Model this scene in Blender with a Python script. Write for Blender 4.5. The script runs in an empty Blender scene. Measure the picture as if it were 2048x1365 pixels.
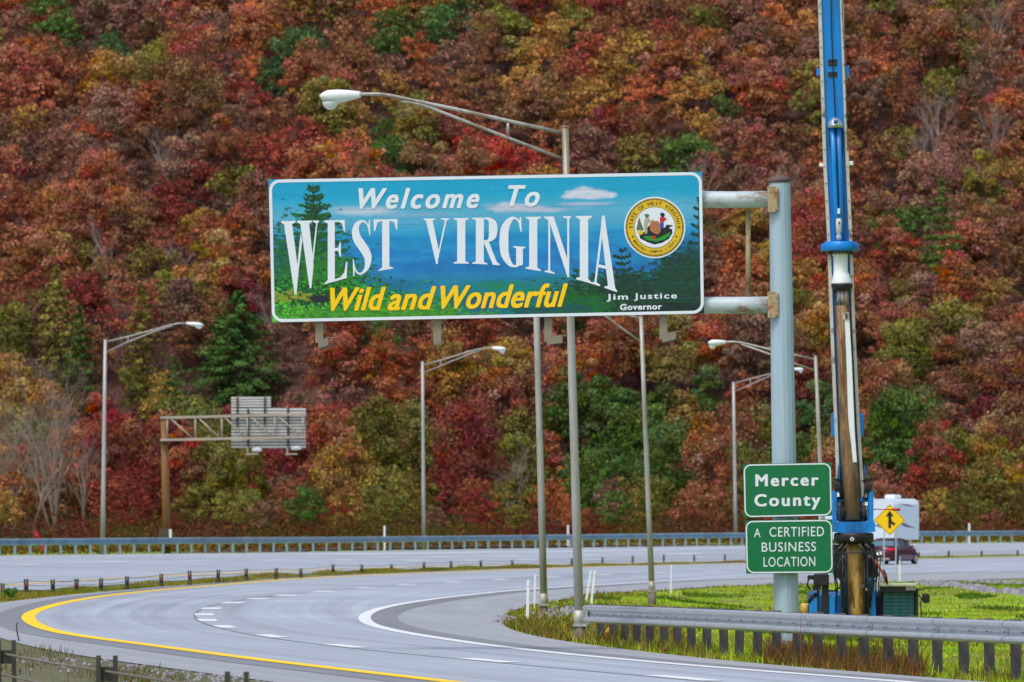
import bpy, math, random
import numpy as np
from mathutils import Vector, Matrix

# ------------------------------------------------------------------ camera, light, exposure
F = 15930.0          # focal length in photo pixels (2048 wide)
H = 2.3              # camera height
YH = 1022.0          # horizon row
scene = bpy.context.scene
COL = scene.collection
cam_d = bpy.data.cameras.new('camera')
cam_d.sensor_width = 36.0
cam_d.lens = F * 36.0 / 2048.0
cam_d.shift_y = (YH - 682.5) / 2048.0
cam_d.clip_start = 1.0
cam_d.clip_end = 6000.0
cam_d.dof.use_dof = True
cam_d.dof.focus_distance = 134.0
cam_d.dof.aperture_fstop = 6.0
cam = bpy.data.objects.new('camera', cam_d)
COL.objects.link(cam)
cam.location = (0, 0, H)
cam.rotation_euler = (math.radians(90), 0, 0)
scene.camera = cam

SUN_EL, SUN_AZ = math.radians(60), math.radians(215)   # azimuth clockwise from +Y
world = bpy.data.worlds.new('World')
scene.world = world
world.use_nodes = True
wn = world.node_tree
sky = wn.nodes.new('ShaderNodeTexSky')
sky.sky_type = 'NISHITA'
sky.sun_disc = False
sky.sun_elevation = SUN_EL
sky.sun_rotation = SUN_AZ
sky.dust_density = 3.0
bg = wn.nodes['Background']
bg.inputs[1].default_value = 0.15
wn.links.new(sky.outputs[0], bg.inputs[0])
sun_d = bpy.data.lights.new('sun', 'SUN')
sun_d.energy = 1.5
sun_d.angle = math.radians(14)
sun_d.color = (1.0, 0.95, 0.88)
sun = bpy.data.objects.new('sun', sun_d)
COL.objects.link(sun)
sd = Vector((math.sin(SUN_AZ) * math.cos(SUN_EL), math.cos(SUN_AZ) * math.cos(SUN_EL), math.sin(SUN_EL)))
sun.rotation_euler = sd.to_track_quat('Z', 'Y').to_euler()
sun.location = sd * 300
scene.view_settings.view_transform = 'Standard'
scene.view_settings.look = 'None'
scene.view_settings.gamma = 1.0
scene.view_settings.use_curve_mapping = False
scene.view_settings.exposure = 0.25
scene.render.engine = 'CYCLES'

# ------------------------------------------------------------------ ground shape and curves
def ss(a, b, t):
    t = np.clip((t - a) / (b - a), 0, 1)
    return t * t * (3 - 2 * t)

def g(X, Z):
    """height of the ground: a shallow hollow on the right, between the loop and the far road"""
    return (-0.75 * ss(-20, 15, X) * ss(150, 340, Z) * (1 - ss(430, 560, Z))
            - 0.35 * ss(2, 8, X) * ss(122, 172, Z) * (1 - ss(230, 300, Z)))

_Z = np.arange(50, 900, .25)
def G(px, py):
    """point of the ground seen at a photo position -> X, Z(depth), z"""
    z = H - (py - YH) * _Z / F
    X = (px - 1024) * _Z / F
    d = z - g(X, _Z)
    i = int(np.argmax(d < 0))
    t = d[i-1] / (d[i-1] - d[i])
    Z = _Z[i-1] + t * .25
    return (px - 1024) * Z / F, Z, H - (py - YH) * Z / F

def W(px, py, Y):
    return Vector(((px - 1024) * Y / F, Y, H - (py - YH) * Y / F))

TR = dict(
yellow=[(2048,1115),(1852,1118),(1480,1128),(1199,1134),(1020,1141),(760,1150),(600,1158),(500,1166),(400,1174),(300,1183),(200,1194),(130,1206),(90,1216.5),(60,1227),(53,1237),(67,1249),(100,1263),(150,1273),(200,1279),(300,1291),(400,1305),(500,1319),(600,1330),(700,1342),(800,1354),(874,1362)],
white=[(2048,1143),(1916,1145),(1778,1148),(1488,1157),(1354,1162),(1199,1171),(1092,1177),(980,1186),(940,1191),(874,1198),(807,1208.5),(767,1216),(735,1227),(726,1238),(735,1249),(767,1259),(807,1266.6),(874,1277),(980,1293),(1114,1308),(1247,1321),(1381,1332),(1500,1343),(1700,1357)],
dash=[(2009,1129),(1887,1132),(1776,1134.5),(1425,1143),(1320,1146.5),(1207,1150),(1103,1155),(1003,1160),(908,1165),(814,1171),(732,1177),(650,1184),(577,1191.5),(515,1199),(461,1207),(421,1218),(407,1230),(411,1242),(448,1255),(533,1273),(690,1294),(960,1321),(1370,1358)],
outer=[(2048,1113.4),(1480,1125.5),(1020,1138),(700,1150),(500,1162),(348,1172),(200,1184.5),(100,1194),(0,1206),(-45,1218),(-60,1238),(-45,1258),(0,1277),(100,1302),(200,1318),(300,1331),(400,1345),(500,1358)],
inner=[(2048,1157),(1926,1161),(1833,1163),(1488,1171),(1381,1177),(1314,1181),(1247,1184),(1188,1189),(1146,1197),(1087,1207),(1047,1215),(1012,1227),(996,1241),(1020,1260),(1060,1272),(1130,1283),(1194,1293),(1287,1303),(1381,1315),(1488,1326),(1664,1340),(1771,1348),(1878,1357),(1984,1365)],
farnear=[(2048,1109),(1833,1112.5),(1488,1122),(1199,1129),(980,1134),(767,1141),(660,1145.5),(500,1153),(348,1162),(200,1172),(107,1181),(0,1192)],
farfar=[(2048,1085.7),(1833,1088),(1500,1091),(1020,1097.6),(520,1106),(0,1112)],
grail=[(1176,1287),(1330,1305),(1500,1323),(1700,1339),(1888,1353),(2033,1366)],
)
def catmull(P, n=14):
    P = np.array(P, float)
    Q = np.vstack([2*P[0]-P[1], P, 2*P[-1]-P[-2]])
    out = []
    for i in range(1, len(Q)-2):
        for k in range(n):
            t = k / n
            a, b, c, d = Q[i-1], Q[i], Q[i+1], Q[i+2]
            out.append(.5*((2*b)+(-a+c)*t+(2*a-5*b+4*c-d)*t*t+(-a+3*b-3*c+d)*t**3))
    out.append(P[-1])
    return np.array(out)
def resample(P, step):
    d = np.r_[0, np.cumsum(np.hypot(*np.diff(P, axis=0).T))]
    n = max(2, int(d[-1] / step))
    s = np.linspace(0, d[-1], n + 1)
    return np.c_[np.interp(s, d, P[:, 0]), np.interp(s, d, P[:, 1])]
def smooth(P, k):
    for _ in range(k):
        Q = P.copy()
        Q[1:-1] = (P[:-2] + 2*P[1:-1] + P[2:]) / 4
        P = Q
    return P
def world_curve(name, k=40, ext=60):
    P = np.array([G(*p)[:2] for p in catmull(TR[name])])
    if P[0, 1] > P[-1, 1]:
        P = P[::-1]
    P = smooth(resample(P, 1.2), k)
    keep = [0]
    for i in range(1, len(P)):
        if P[i, 1] > P[keep[-1], 1] + .2: keep.append(i)
    P = P[keep]
    a = P[0] - P[6]; a /= np.hypot(*a)
    b = P[-1] - P[-12]; b /= np.hypot(*b)
    n0 = np.array([P[0] + a*t for t in np.arange(ext, 0, -3)]).reshape(-1, 2)
    n1 = np.array([P[-1] + b*t for t in np.arange(3, ext + 1, 3)]).reshape(-1, 2)
    return resample(np.vstack([n0, P, n1]), 1.2)
CV = {n: world_curve(n, ext=(2 if n == 'grail' else 60)) for n in TR}
CV['farfar'] = world_curve('farfar', 120, 90)
def XZ(name, Z):
    P = CV[name]
    lo = P[0, 0] + (P[5, 0]-P[0, 0])/(P[5, 1]-P[0, 1])*(Z-P[0, 1])
    hi = P[-1, 0] + (P[-1, 0]-P[-6, 0])/(P[-1, 1]-P[-6, 1])*(Z-P[-1, 1])
    r = np.interp(Z, P[:, 1], P[:, 0])
    return np.where(Z < P[0, 1], lo, np.where(Z > P[-1, 1], hi, r))

# ------------------------------------------------------------------ materials
def lin(c):
    c = c / 255.0
    return c / 12.92 if c <= .04045 else ((c + .055) / 1.055) ** 2.4
def rgb(r, gg, b, k=1.0):
    return (lin(r)*k, lin(gg)*k, lin(b)*k, 1.0)
MATS = {}
def mat(name, col, rough=.6, metal=0.0, var=.12, scale=4.0, bump=0.0, col2=None, thr=None, attr=None, spec=.5, stretch=(1, 1, 1), coord='Object'):
    if name in MATS: return MATS[name]
    m = bpy.data.materials.new(name); m.use_nodes = True
    nt = m.node_tree; N = nt.nodes; L = nt.links
    b = N['Principled BSDF']
    b.inputs['Roughness'].default_value = rough
    b.inputs['Metallic'].default_value = metal
    b.inputs['Specular IOR Level'].default_value = spec
    tc = N.new('ShaderNodeTexCoord'); mp = N.new('ShaderNodeMapping')
    mp.inputs['Scale'].default_value = stretch
    if coord == 'World':
        geo = N.new('ShaderNodeNewGeometry'); L.new(geo.outputs['Position'], mp.inputs[0])
    else:
        L.new(tc.outputs[coord], mp.inputs[0])
    nz = N.new('ShaderNodeTexNoise'); nz.inputs['Scale'].default_value = scale
    nz.inputs['Detail'].default_value = 6; nz.inputs['Roughness'].default_value = .65
    L.new(mp.outputs[0], nz.inputs[0])
    if attr:
        src = N.new('ShaderNodeAttribute'); src.attribute_name = attr
        base = src.outputs['Color']
    else:
        r = N.new('ShaderNodeRGB'); r.outputs[0].default_value = col; base = r.outputs[0]
    if col2 is not None:
        ramp = N.new('ShaderNodeValToRGB')
        t = thr if thr else (.5, .6)
        ramp.color_ramp.elements[0].position = t[0]; ramp.color_ramp.elements[1].position = t[1]
        nz2 = N.new('ShaderNodeTexNoise'); nz2.inputs['Scale'].default_value = scale * .55
        nz2.inputs['Detail'].default_value = 8; nz2.inputs['Roughness'].default_value = .7
        L.new(mp.outputs[0], nz2.inputs[0]); L.new(nz2.outputs[0], ramp.inputs[0])
        mx = N.new('ShaderNodeMix'); mx.data_type = 'RGBA'
        L.new(ramp.outputs[0], mx.inputs[0]); L.new(base, mx.inputs[6]); mx.inputs[7].default_value = col2
        base = mx.outputs[2]
    mr = N.new('ShaderNodeMapRange')
    mr.inputs[1].default_value = .25; mr.inputs[2].default_value = .75
    mr.inputs[3].default_value = 1 - var; mr.inputs[4].default_value = 1 + var
    L.new(nz.outputs[0], mr.inputs[0])
    mul = N.new('ShaderNodeVectorMath'); mul.operation = 'SCALE'
    L.new(base, mul.inputs[0]); L.new(mr.outputs[0], mul.inputs[3])
    L.new(mul.outputs[0], b.inputs['Base Color'])
    if bump:
        bp = N.new('ShaderNodeBump'); bp.inputs['Strength'].default_value = bump; bp.inputs['Distance'].default_value = .02
        L.new(nz.outputs[0], bp.inputs['Height']); L.new(bp.outputs[0], b.inputs['Normal'])
    MATS[name] = m
    return m

def leaf_mat():
    m = bpy.data.materials.new('leaves'); m.use_nodes = True
    nt = m.node_tree; N = nt.nodes; L = nt.links
    for n in list(N): N.remove(n)
    out = N.new('ShaderNodeOutputMaterial')
    oi = N.new('ShaderNodeObjectInfo'); at = N.new('ShaderNodeAttribute'); at.attribute_name = 'shade'
    sep = N.new('ShaderNodeSeparateColor'); L.new(at.outputs['Color'], sep.inputs[0])
    hsv = N.new('ShaderNodeHueSaturation')
    L.new(oi.outputs['Color'], hsv.inputs['Color'])
    L.new(sep.outputs[0], hsv.inputs['Hue']); L.new(sep.outputs[1], hsv.inputs['Value']); L.new(sep.outputs[2], hsv.inputs['Saturation'])
    d = N.new('ShaderNodeBsdfDiffuse'); t = N.new('ShaderNodeBsdfTranslucent'); mx = N.new('ShaderNodeMixShader')
    mx.inputs[0].default_value = .15
    L.new(hsv.outputs[0], d.inputs[0]); L.new(hsv.outputs[0], t.inputs[0])
    L.new(d.outputs[0], mx.inputs[1]); L.new(t.outputs[0], mx.inputs[2]); L.new(mx.outputs[0], out.inputs[0])
    return m
M_LEAF = leaf_mat()
def attr_mat(name, transl=.25):
    m = bpy.data.materials.new(name); m.use_nodes = True
    nt = m.node_tree; N = nt.nodes; L = nt.links
    for n in list(N): N.remove(n)
    out = N.new('ShaderNodeOutputMaterial'); at = N.new('ShaderNodeAttribute'); at.attribute_name = 'tint'
    d = N.new('ShaderNodeBsdfDiffuse'); t = N.new('ShaderNodeBsdfTranslucent'); mx = N.new('ShaderNodeMixShader')
    mx.inputs[0].default_value = transl
    L.new(at.outputs['Color'], d.inputs[0]); L.new(at.outputs['Color'], t.inputs[0])
    L.new(d.outputs[0], mx.inputs[1]); L.new(t.outputs[0], mx.inputs[2]); L.new(mx.outputs[0], out.inputs[0])
    return m
M_TINT = attr_mat('tinted_leaves')

M_BARK = mat('bark', rgb(105, 88, 80), .9, var=.3, scale=3)
M_BARE = mat('bare_bark', rgb(150, 134, 124), .9, var=.3, scale=2)
M_GALV = mat('galvanised_steel', rgb(200, 208, 214), .3, .5, var=.14, scale=6, col2=rgb(140, 142, 142), thr=(.56, .76))
M_GALVB = mat('blue_grey_steel', rgb(146, 178, 194), .36, .3, var=.15, scale=1.2, col2=rgb(104, 134, 150), thr=(.5, .7))
M_POLE = mat('lamp_pole_steel', rgb(176, 176, 170), .5, .25, var=.2, scale=1.0, stretch=(4, 4, .5), col2=rgb(138, 128, 106), thr=(.46, .62))  # mottled brown tone, partly the grass's reflection put into the colour
M_POLEF = mat('far_pole_steel', rgb(178, 176, 172), .5, .2, var=.08, scale=1.0)
M_SIGNPOLE = mat('sign_pole_paint', rgb(164, 188, 202), .5, .1, var=.15, scale=1.6, stretch=(2.5, 2.5, .35), col2=rgb(160, 165, 150), thr=(.52, .68))
M_ARM = mat('rusty_arm_paint', rgb(188, 202, 206), .5, .1, var=.08, scale=2.4, stretch=(.8, 1, 2), col2=rgb(140, 100, 62), thr=(.52, .62))
M_RUST = mat('rust', rgb(150, 105, 55), .8, .1, var=.25, scale=9, col2=rgb(112, 66, 36), thr=(.45, .6))
M_RUSTPALE = mat('weathered_flange', rgb(178, 160, 125), .7, .1, var=.15, scale=6, col2=rgb(150, 95, 45), thr=(.5, .62))
M_CAPBR = mat('brown_cap', rgb(98, 78, 74), .7, var=.15)
M_CONC = mat('concrete', rgb(120, 112, 98), .9, var=.25, scale=6, bump=.4, col2=rgb(84, 74, 58), thr=(.45, .65))
M_WHITE = mat('white_paint', rgb(232, 236, 238), .4, var=.04, scale=5)
M_WHITESHEET = mat('white_sheeting', rgb(226, 234, 240), .35, var=.035, scale=3)
M_LENS = mat('frosted_lens', rgb(225, 235, 238), .2, var=.03)
M_GREENSIGN = mat('green_sheeting', rgb(0, 112, 62), .35, var=.05, scale=2, stretch=(1, 1, 1))
M_YSIGN = mat('yellow_sheeting', rgb(255, 208, 0), .35, var=.04)
M_GOLD = mat('gold_print', rgb(222, 186, 32), .4, var=.05)
M_YLET = mat('yellow_lettering', rgb(255, 208, 0), .35, var=.03)
M_BLACK = mat('black_paint', rgb(22, 20, 22), .5, var=.2)
M_BROWNP = mat('brown_print', rgb(78, 48, 14), .5, var=.1)
M_SHEETBACK = mat('aluminium_sheet', rgb(206, 206, 200), .45, .1, var=.08)
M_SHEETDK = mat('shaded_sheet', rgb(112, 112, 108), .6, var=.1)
M_CHANNEL = mat('beige_channel', rgb(142, 133, 114), .6, .1, var=.12, scale=5)
M_DARKCH = mat('dark_channel', rgb(84, 70, 54), .7, .1, var=.2, scale=5)
M_GBROWN = mat('brown_gantry_paint', rgb(132, 92, 46), .6, var=.12, scale=2, stretch=(2, 2, .4), col2=rgb(108, 70, 36), thr=(.5, .7))
M_GTRUSS = mat('gantry_truss_steel', rgb(170, 158, 140), .6, .1, var=.15, scale=3)
M_GDARK = mat('dark_steel', rgb(62, 62, 60), .6, .2, var=.2)
M_BLUE = mat('blue_machine_paint', rgb(4, 132, 216), .35, var=.06, scale=1.5, stretch=(1, 1, .3), col2=rgb(18, 92, 156), thr=(.48, .66))
M_BLUED = mat('worn_blue_paint', rgb(20, 88, 150), .5, var=.25, scale=3, col2=rgb(60, 66, 74), thr=(.5, .62))
M_RAIL = mat('mast_rail', rgb(196, 196, 188), .5, .1, var=.15, scale=4, col2=rgb(120, 104, 86), thr=(.56, .66))
M_KELLY = mat('muddy_steel', rgb(134, 106, 76), .6, .1, var=.3, scale=5, stretch=(1.5, 1.5, .5), col2=rgb(92, 66, 46), thr=(.46, .62), bump=.3)
M_KELLYB = mat('bright_muddy_steel', rgb(186, 150, 84), .5, .1, var=.35, scale=5, stretch=(2, 2, .6), col2=rgb(128, 78, 30), thr=(.44, .58), bump=.3)
M_KGREY = mat('worn_grey_steel', rgb(150, 142, 134), .45, .2, var=.25, scale=6, col2=rgb(96, 84, 74), thr=(.5, .6))
M_HOSE = mat('black_rubber', rgb(20, 20, 23), .5, var=.2)
M_MACH = mat('greasy_black_steel', rgb(30, 29, 33), .5, .1, var=.4, scale=6, col2=rgb(66, 60, 56), thr=(.58, .7))
M_CHROME = mat('chrome', rgb(200, 205, 210), .2, .8, var=.1)
M_TEAL = mat('teal_window', rgb(44, 128, 134), .3, var=.25, scale=3, stretch=(.6, 1, 3))
M_TEALBAR = mat('teal_guard_bar', rgb(16, 76, 84), .4, var=.1)
M_ORANGE = mat('orange_hose', rgb(196, 92, 36), .5)
M_REDP = mat('red_paint', rgb(196, 24, 26), .4, var=.1)
M_YTANK = mat('pale_yellow_drum', rgb(216, 176, 84), .5, var=.12)
M_YEQ = mat('yellow_machine_paint', rgb(232, 160, 24), .45, var=.12)
M_CARBODY = mat('dark_maroon_car_paint', rgb(74, 22, 40), .18, .3, var=.06)
M_GLASS = mat('dark_car_glass', rgb(96, 128, 138), .08, .2, var=.1, scale=2)
M_TYRE = mat('tyre_rubber', rgb(24, 24, 26), .85, var=.2)
M_TAIL = mat('red_lens', rgb(225, 22, 44), .2)
M_TRAIL = mat('trailer_skin', rgb(205, 218, 226), .35, var=.03)
M_TRPURP = mat('trailer_stripe', rgb(108, 98, 120), .4)
M_WOOD = mat('weathered_timber', rgb(92, 90, 92), .85, .0, var=.4, scale=5, stretch=(2, 2, .4), col2=rgb(92, 66, 44), thr=(.5, .65))
M_CABLE = mat('barrier_cable', rgb(132, 124, 108), .6, .3, var=.2)
M_CPOST = mat('barrier_post_steel', rgb(66, 66, 58), .7, .2, var=.3, scale=8)
M_REFL = mat('rusty_reflector', rgb(150, 62, 34), .5, var=.2)
M_ROCK = mat('grey_stone', rgb(146, 144, 152), .9, var=.3, scale=5, bump=.5)
M_SOIL = mat('leaf_litter', rgb(98, 66, 58), 1.0, var=.45, scale=.9, col2=rgb(72, 52, 54), thr=(.45, .6), coord='World')

def road_mat(name, col, var, crack=False):
    m = bpy.data.materials.new(name); m.use_nodes = True
    nt = m.node_tree; N = nt.nodes; L = nt.links
    b = N['Principled BSDF']; b.inputs['Roughness'].default_value = .75; b.inputs['Specular IOR Level'].default_value = .4
    uv = N.new('ShaderNodeUVMap'); uv.uv_map = 'lane'
    geo = N.new('ShaderNodeNewGeometry')
    def noise(src, sc, stretch, det=5):
        mp = N.new('ShaderNodeMapping'); mp.inputs['Scale'].default_value = stretch
        L.new(src, mp.inputs[0]); n = N.new('ShaderNodeTexNoise'); n.inputs['Scale'].default_value = sc
        n.inputs['Detail'].default_value = det; n.inputs['Roughness'].default_value = .6
        L.new(mp.outputs[0], n.inputs[0]); return n.outputs[0]
    a = noise(uv.outputs[0], 1.0, (1.7, .008, 1))       # streaks that follow the lanes
    c = noise(geo.outputs['Position'], .09, (1, 1, 1))  # broad patches
    e = noise(geo.outputs['Position'], 14, (1, 1, 1), 3)
    def madd(x, k, o):
        n = N.new('ShaderNodeMath'); n.operation = 'MULTIPLY_ADD'; n.inputs[1].default_value = k; n.inputs[2].default_value = o
        L.new(x, n.inputs[0]); return n.outputs[0]
    def mul(x, y):
        n = N.new('ShaderNodeMath'); n.operation = 'MULTIPLY'; L.new(x, n.inputs[0]); L.new(y, n.inputs[1]); return n.outputs[0]
    k = mul(mul(madd(a, var*2.2, 1-var*1.1), madd(c, var*1.2, 1-var*.6)), madd(e, .5, .75))
    v = N.new('ShaderNodeVectorMath'); v.operation = 'SCALE'; v.inputs[0].default_value = col[:3]
    L.new(k, v.inputs[3]); L.new(v.outputs[0], b.inputs['Base Color'])
    bp = N.new('ShaderNodeBump'); bp.inputs['Strength'].default_value = .25; bp.inputs['Distance'].default_value = .01
    L.new(e, bp.inputs['Height']); L.new(bp.outputs[0], b.inputs['Normal'])
    return m
M_ROAD = road_mat('worn_asphalt', (.355, .395, .45, 1), .46)
M_SHOULDER = road_mat('shoulder_asphalt', (.335, .35, .37, 1), .25)
M_RUMBLE = road_mat('dark_rumble_asphalt', (.215, .225, .245, 1), .3)
M_SEAM = road_mat('tar_joint', (.22, .23, .25, 1), .3)
M_LINEY = mat('yellow_line_paint', rgb(255, 212, 0), .6, var=.08, scale=3, col2=rgb(246, 198, 0), thr=(.55, .75))
M_LINEW = mat('white_line_paint', rgb(226, 230, 232), .6, var=.12, scale=3, col2=rgb(176, 184, 190), thr=(.58, .8))
def grass_ground():
    m = mat('grassy_soil', rgb(130, 150, 46), 1.0, var=.35, scale=.8, col2=rgb(100, 78, 44), thr=(.5, .66), coord='World')
    return m
M_GRASSG = grass_ground()

# ------------------------------------------------------------------ mesh helpers
class MB:
    def __init__(s): s.v = []; s.f = []; s.m = []; s.sm = []
    def add(s, vs, fs, mi=0, smooth=False):
        o = len(s.v); s.v.extend([tuple(x) for x in vs]); s.f.extend([tuple(o + i for i in f) for f in fs])
        s.m.extend([mi]*len(fs)); s.sm.extend([smooth]*len(fs)); return s
    def box(s, c, d, rot=None, mi=0, bevel=0.0):
        hx, hy, hz = d[0]/2, d[1]/2, d[2]/2
        R = rot if rot is not None else Matrix.Identity(3)
        c = Vector(c)
        if bevel <= 0:
            vs = [c + R @ Vector((x*hx, y*hy, z*hz)) for z in (-1, 1) for y in (-1, 1) for x in (-1, 1)]
            fs = [(0,2,3,1),(4,5,7,6),(0,1,5,4),(2,6,7,3),(0,4,6,2),(1,3,7,5)]
            return s.add(vs, fs, mi)
        b = min(bevel, hx*.9, hy*.9, hz*.9)
        vs = []; 
        prof = [(hx-b, hy), (hx, hy-b), (hx, -hy+b), (hx-b, -hy), (-hx+b, -hy), (-hx, -hy+b), (-hx, hy-b), (-hx+b, hy)]
        rings = [(-hz, 1), (-hz+b, 0), (hz-b, 0), (hz, 1)]
        for z, ins in rings:
            for x, y in prof:
                k = b if ins else 0
                xx = x - math.copysign(k, x)*(1 if abs(x) > hx-b*1.01 else 0)
                yy = y - math.copysign(k, y)*(1 if abs(y) > hy-b*1.01 else 0)
                vs.append(c + R @ Vector((xx, yy, z)))
        fs = [tuple(range(8)), tuple(31-i for i in range(8))]
        fs[0] = tuple(range(8)); 
        for r in range(3):
            for i in range(8):
                j = (i+1) % 8
                fs.append((r*8+i, (r+1)*8+i, (r+1)*8+j, r*8+j))
        return s.add(vs, fs, mi)
    def tube(s, pts, r, n=8, mi=0, cap=True, smooth=True):
        pts = [Vector(p) for p in pts]
        rs = r if isinstance(r, (list, tuple)) else [r]*len(pts)
        vs = []; up = Vector((0, 0, 1))
        u = None
        for i, p in enumerate(pts):
            t = (pts[min(i+1, len(pts)-1)] - pts[max(i-1, 0)]).normalized()
            if u is None:
                u = t.cross(up)
                if u.length < .05: u = t.cross(Vector((1, 0, 0)))
                u.normalize()
            else:
                u = (u - t*u.dot(t)).normalized()
            w = t.cross(u)
            for k in range(n):
                a = 2*math.pi*k/n
                vs.append(p + (u*math.cos(a) + w*math.sin(a))*rs[i])
        fs = []
        for i in range(len(pts)-1):
            for k in range(n):
                k2 = (k+1) % n
                fs.append((i*n+k, i*n+k2, (i+1)*n+k2, (i+1)*n+k))
        s.add(vs, fs, mi, smooth)
        if cap:
            o = len(s.v) - len(vs)
            s.f.append(tuple(o + n-1-k for k in range(n))); s.m.append(mi); s.sm.append(False)
            s.f.append(tuple(o + (len(pts)-1)*n + k for k in range(n))); s.m.append(mi); s.sm.append(False)
        return s
    def prism(s, poly, y0, y1, mi=0):
        """poly: list of (x,z) world points; extruded along Y from y0 (front) to y1"""
        n = len(poly)
        vs = [(p[0], y0, p[1]) for p in poly] + [(p[0], y1, p[1]) for p in poly]
        fs = [tuple(range(n)), tuple(2*n-1-i for i in range(n))]
        fs += [(i, n+i, n+(i+1) % n, (i+1) % n) for i in range(n)]
        return s.add(vs, fs, mi)
    def build(s, name, mats, parent=None, loc=None):
        me = bpy.data.meshes.new(name)
        if loc is not None:
            L_ = Vector(loc); vv = [tuple(Vector(v) - L_) for v in s.v]
        else: vv = s.v
        me.from_pydata(vv, [], s.f)
        for m in (mats if isinstance(mats, (list, tuple)) else [mats]): me.materials.append(m)
        me.polygons.foreach_set('material_index', s.m)
        me.polygons.foreach_set('use_smooth', s.sm)
        o = bpy.data.objects.new(name, me); COL.objects.link(o)
        if loc is not None: o.location = loc
        if parent is not None:
            o.parent = parent
            if loc is None:
                o.location = -Vector(parent.location)
            else: o.location = Vector(loc) - Vector(parent.location)
        me.update()
        return o

def tag(o, label=None, cat=None, group=None, kind=None):
    if label: o['label'] = label
    if cat: o['category'] = cat
    if group: o['group'] = group
    if kind: o['kind'] = kind
    return o
def thing(name, label, cat, loc, group=None):
    o = bpy.data.objects.new(name, None); COL.objects.link(o); o.location = loc
    o.empty_display_size = .3
    return tag(o, label, cat, group)

def np_mesh(name, V, FQ, mats, colors=None, cname='tint', parent=None, uv=None, smooth=False):
    V = np.asarray(V, np.float32); FQ = np.asarray(FQ, np.int32)
    k = FQ.shape[1]
    me = bpy.data.meshes.new(name)
    me.vertices.add(len(V)); me.vertices.foreach_set('co', V.ravel())
    me.loops.add(FQ.size); me.loops.foreach_set('vertex_index', FQ.ravel())
    me.polygons.add(len(FQ)); me.polygons.foreach_set('loop_start', np.arange(0, FQ.size, k, dtype=np.int32))
    me.polygons.foreach_set('loop_total', np.full(len(FQ), k, np.int32))
    if smooth: me.polygons.foreach_set('use_smooth', np.ones(len(FQ), bool))
    me.update(calc_edges=True)
    if colors is not None:
        at = me.color_attributes.new(cname, 'FLOAT_COLOR', 'POINT')
        c = np.ones((len(V), 4), np.float32); c[:, :3] = colors
        at.data.foreach_set('color', c.ravel())
    if uv is not None:
        ul = me.uv_layers.new(name='lane')
        ul.data.foreach_set('uv', np.asarray(uv, np.float32)[FQ.ravel()].ravel())
    for m in (mats if isinstance(mats, (list, tuple)) else [mats]): me.materials.append(m)
    o = bpy.data.objects.new(name, me); COL.objects.link(o)
    if parent is not None: o.parent = parent
    return o

# ------------------------------------------------------------------ ground, roads, markings
def hill(X, Z):
    t = np.maximum(0, Z - 686)
    return .445 * t * ss(0, 30, t) + 1.2*np.sin(X*.06+1.3)*ss(0, 60, t) + .9*np.sin(Z*.09+X*.03)*ss(0, 60, t)
def island_h(X, Z):
    return 0.0*X
def grid_sheet(name, xs, zs, hf, m):
    XX, ZZ = np.meshgrid(xs, zs)
    V = np.c_[XX.ravel(), ZZ.ravel(), hf(XX, ZZ).ravel()]
    nx = len(xs); i, j = np.meshgrid(np.arange(nx-1), np.arange(len(zs)-1))
    a = (j*nx+i).ravel()
    Fq = np.c_[a, a+1, a+1+nx, a+nx]
    return np_mesh(name, V, Fq, m, smooth=True)
xs = np.r_[-900, -500, -300, -200, -120, -90, np.arange(-70, 71, 2.), 90, 120, 200, 300, 500, 900]
zs = np.r_[-300, -100, -30, 0, 20, 40, np.arange(60, 640, 2.), 650, 670, 690]
tag(grid_sheet('ground', xs, zs, lambda X, Z: g(X, Z) - .025, M_GRASSG), kind='structure')
xs2 = np.r_[-900, -600, -400, -250, np.arange(-150, 151, 5.), 250, 400, 600, 900]
zs2 = np.r_[np.arange(689, 860, 4.), 900, 960, 1050, 1200, 1500]
wf = grid_sheet('woodland_floor', np.arange(-120, 121, 1.5), np.r_[np.arange(300, 690, 3.), 690.], lambda X, Z: g(X, Z)*0 - .03, M_SOIL)
import bmesh
_b = bmesh.new(); _b.from_mesh(wf.data)
bmesh.ops.delete(_b, geom=[f_ for f_ in _b.faces if f_.calc_center_median().x > float(XZ('farfar', f_.calc_center_median().y)) - 2.2], context='FACES')
_b.to_mesh(wf.data); _b.free(); tag(wf, kind='structure')
tag(grid_sheet('wooded_hillside', xs2, zs2, lambda X, Z: hill(X, Z) - .05, M_SOIL), kind='structure')

def area_between(name, fa, fb, zs, m, dz=0.0, nx=14):
    V = []; UV = []
    s = np.r_[0, np.cumsum(np.hypot(np.diff(fa(zs)), np.diff(zs)))]
    for t in np.linspace(0, 1, nx):
        X = fa(zs)*(1-t) + fb(zs)*t
        V.append(np.c_[X, zs, g(X, zs) + dz]); UV.append(np.c_[X - fa(zs), s])
    V = np.vstack(V); UV = np.vstack(UV); n = len(zs)
    i, j = np.meshgrid(np.arange(n-1), np.arange(nx-1))
    a = (j*n+i).ravel()
    return np_mesh(name, V, np.c_[a, a+n, a+n+1, a+1], m, uv=UV, smooth=True)
zr = np.arange(20, 640, 1.5)
outer = lambda Z: XZ('outer', Z)
inner = lambda Z: XZ('inner', Z)
farn = lambda Z: np.minimum(XZ('farnear', Z), outer(Z) - .4)
farf = lambda Z: np.minimum(XZ('farfar', Z), farn(Z) - 6)
tag(area_between('loop_road', outer, inner, zr, M_SHOULDER, 0, 24), kind='structure')
tag(area_between('far_road', farf, farn, zr[zr > 200], M_ROAD, 0, 30), kind='structure')

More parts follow.
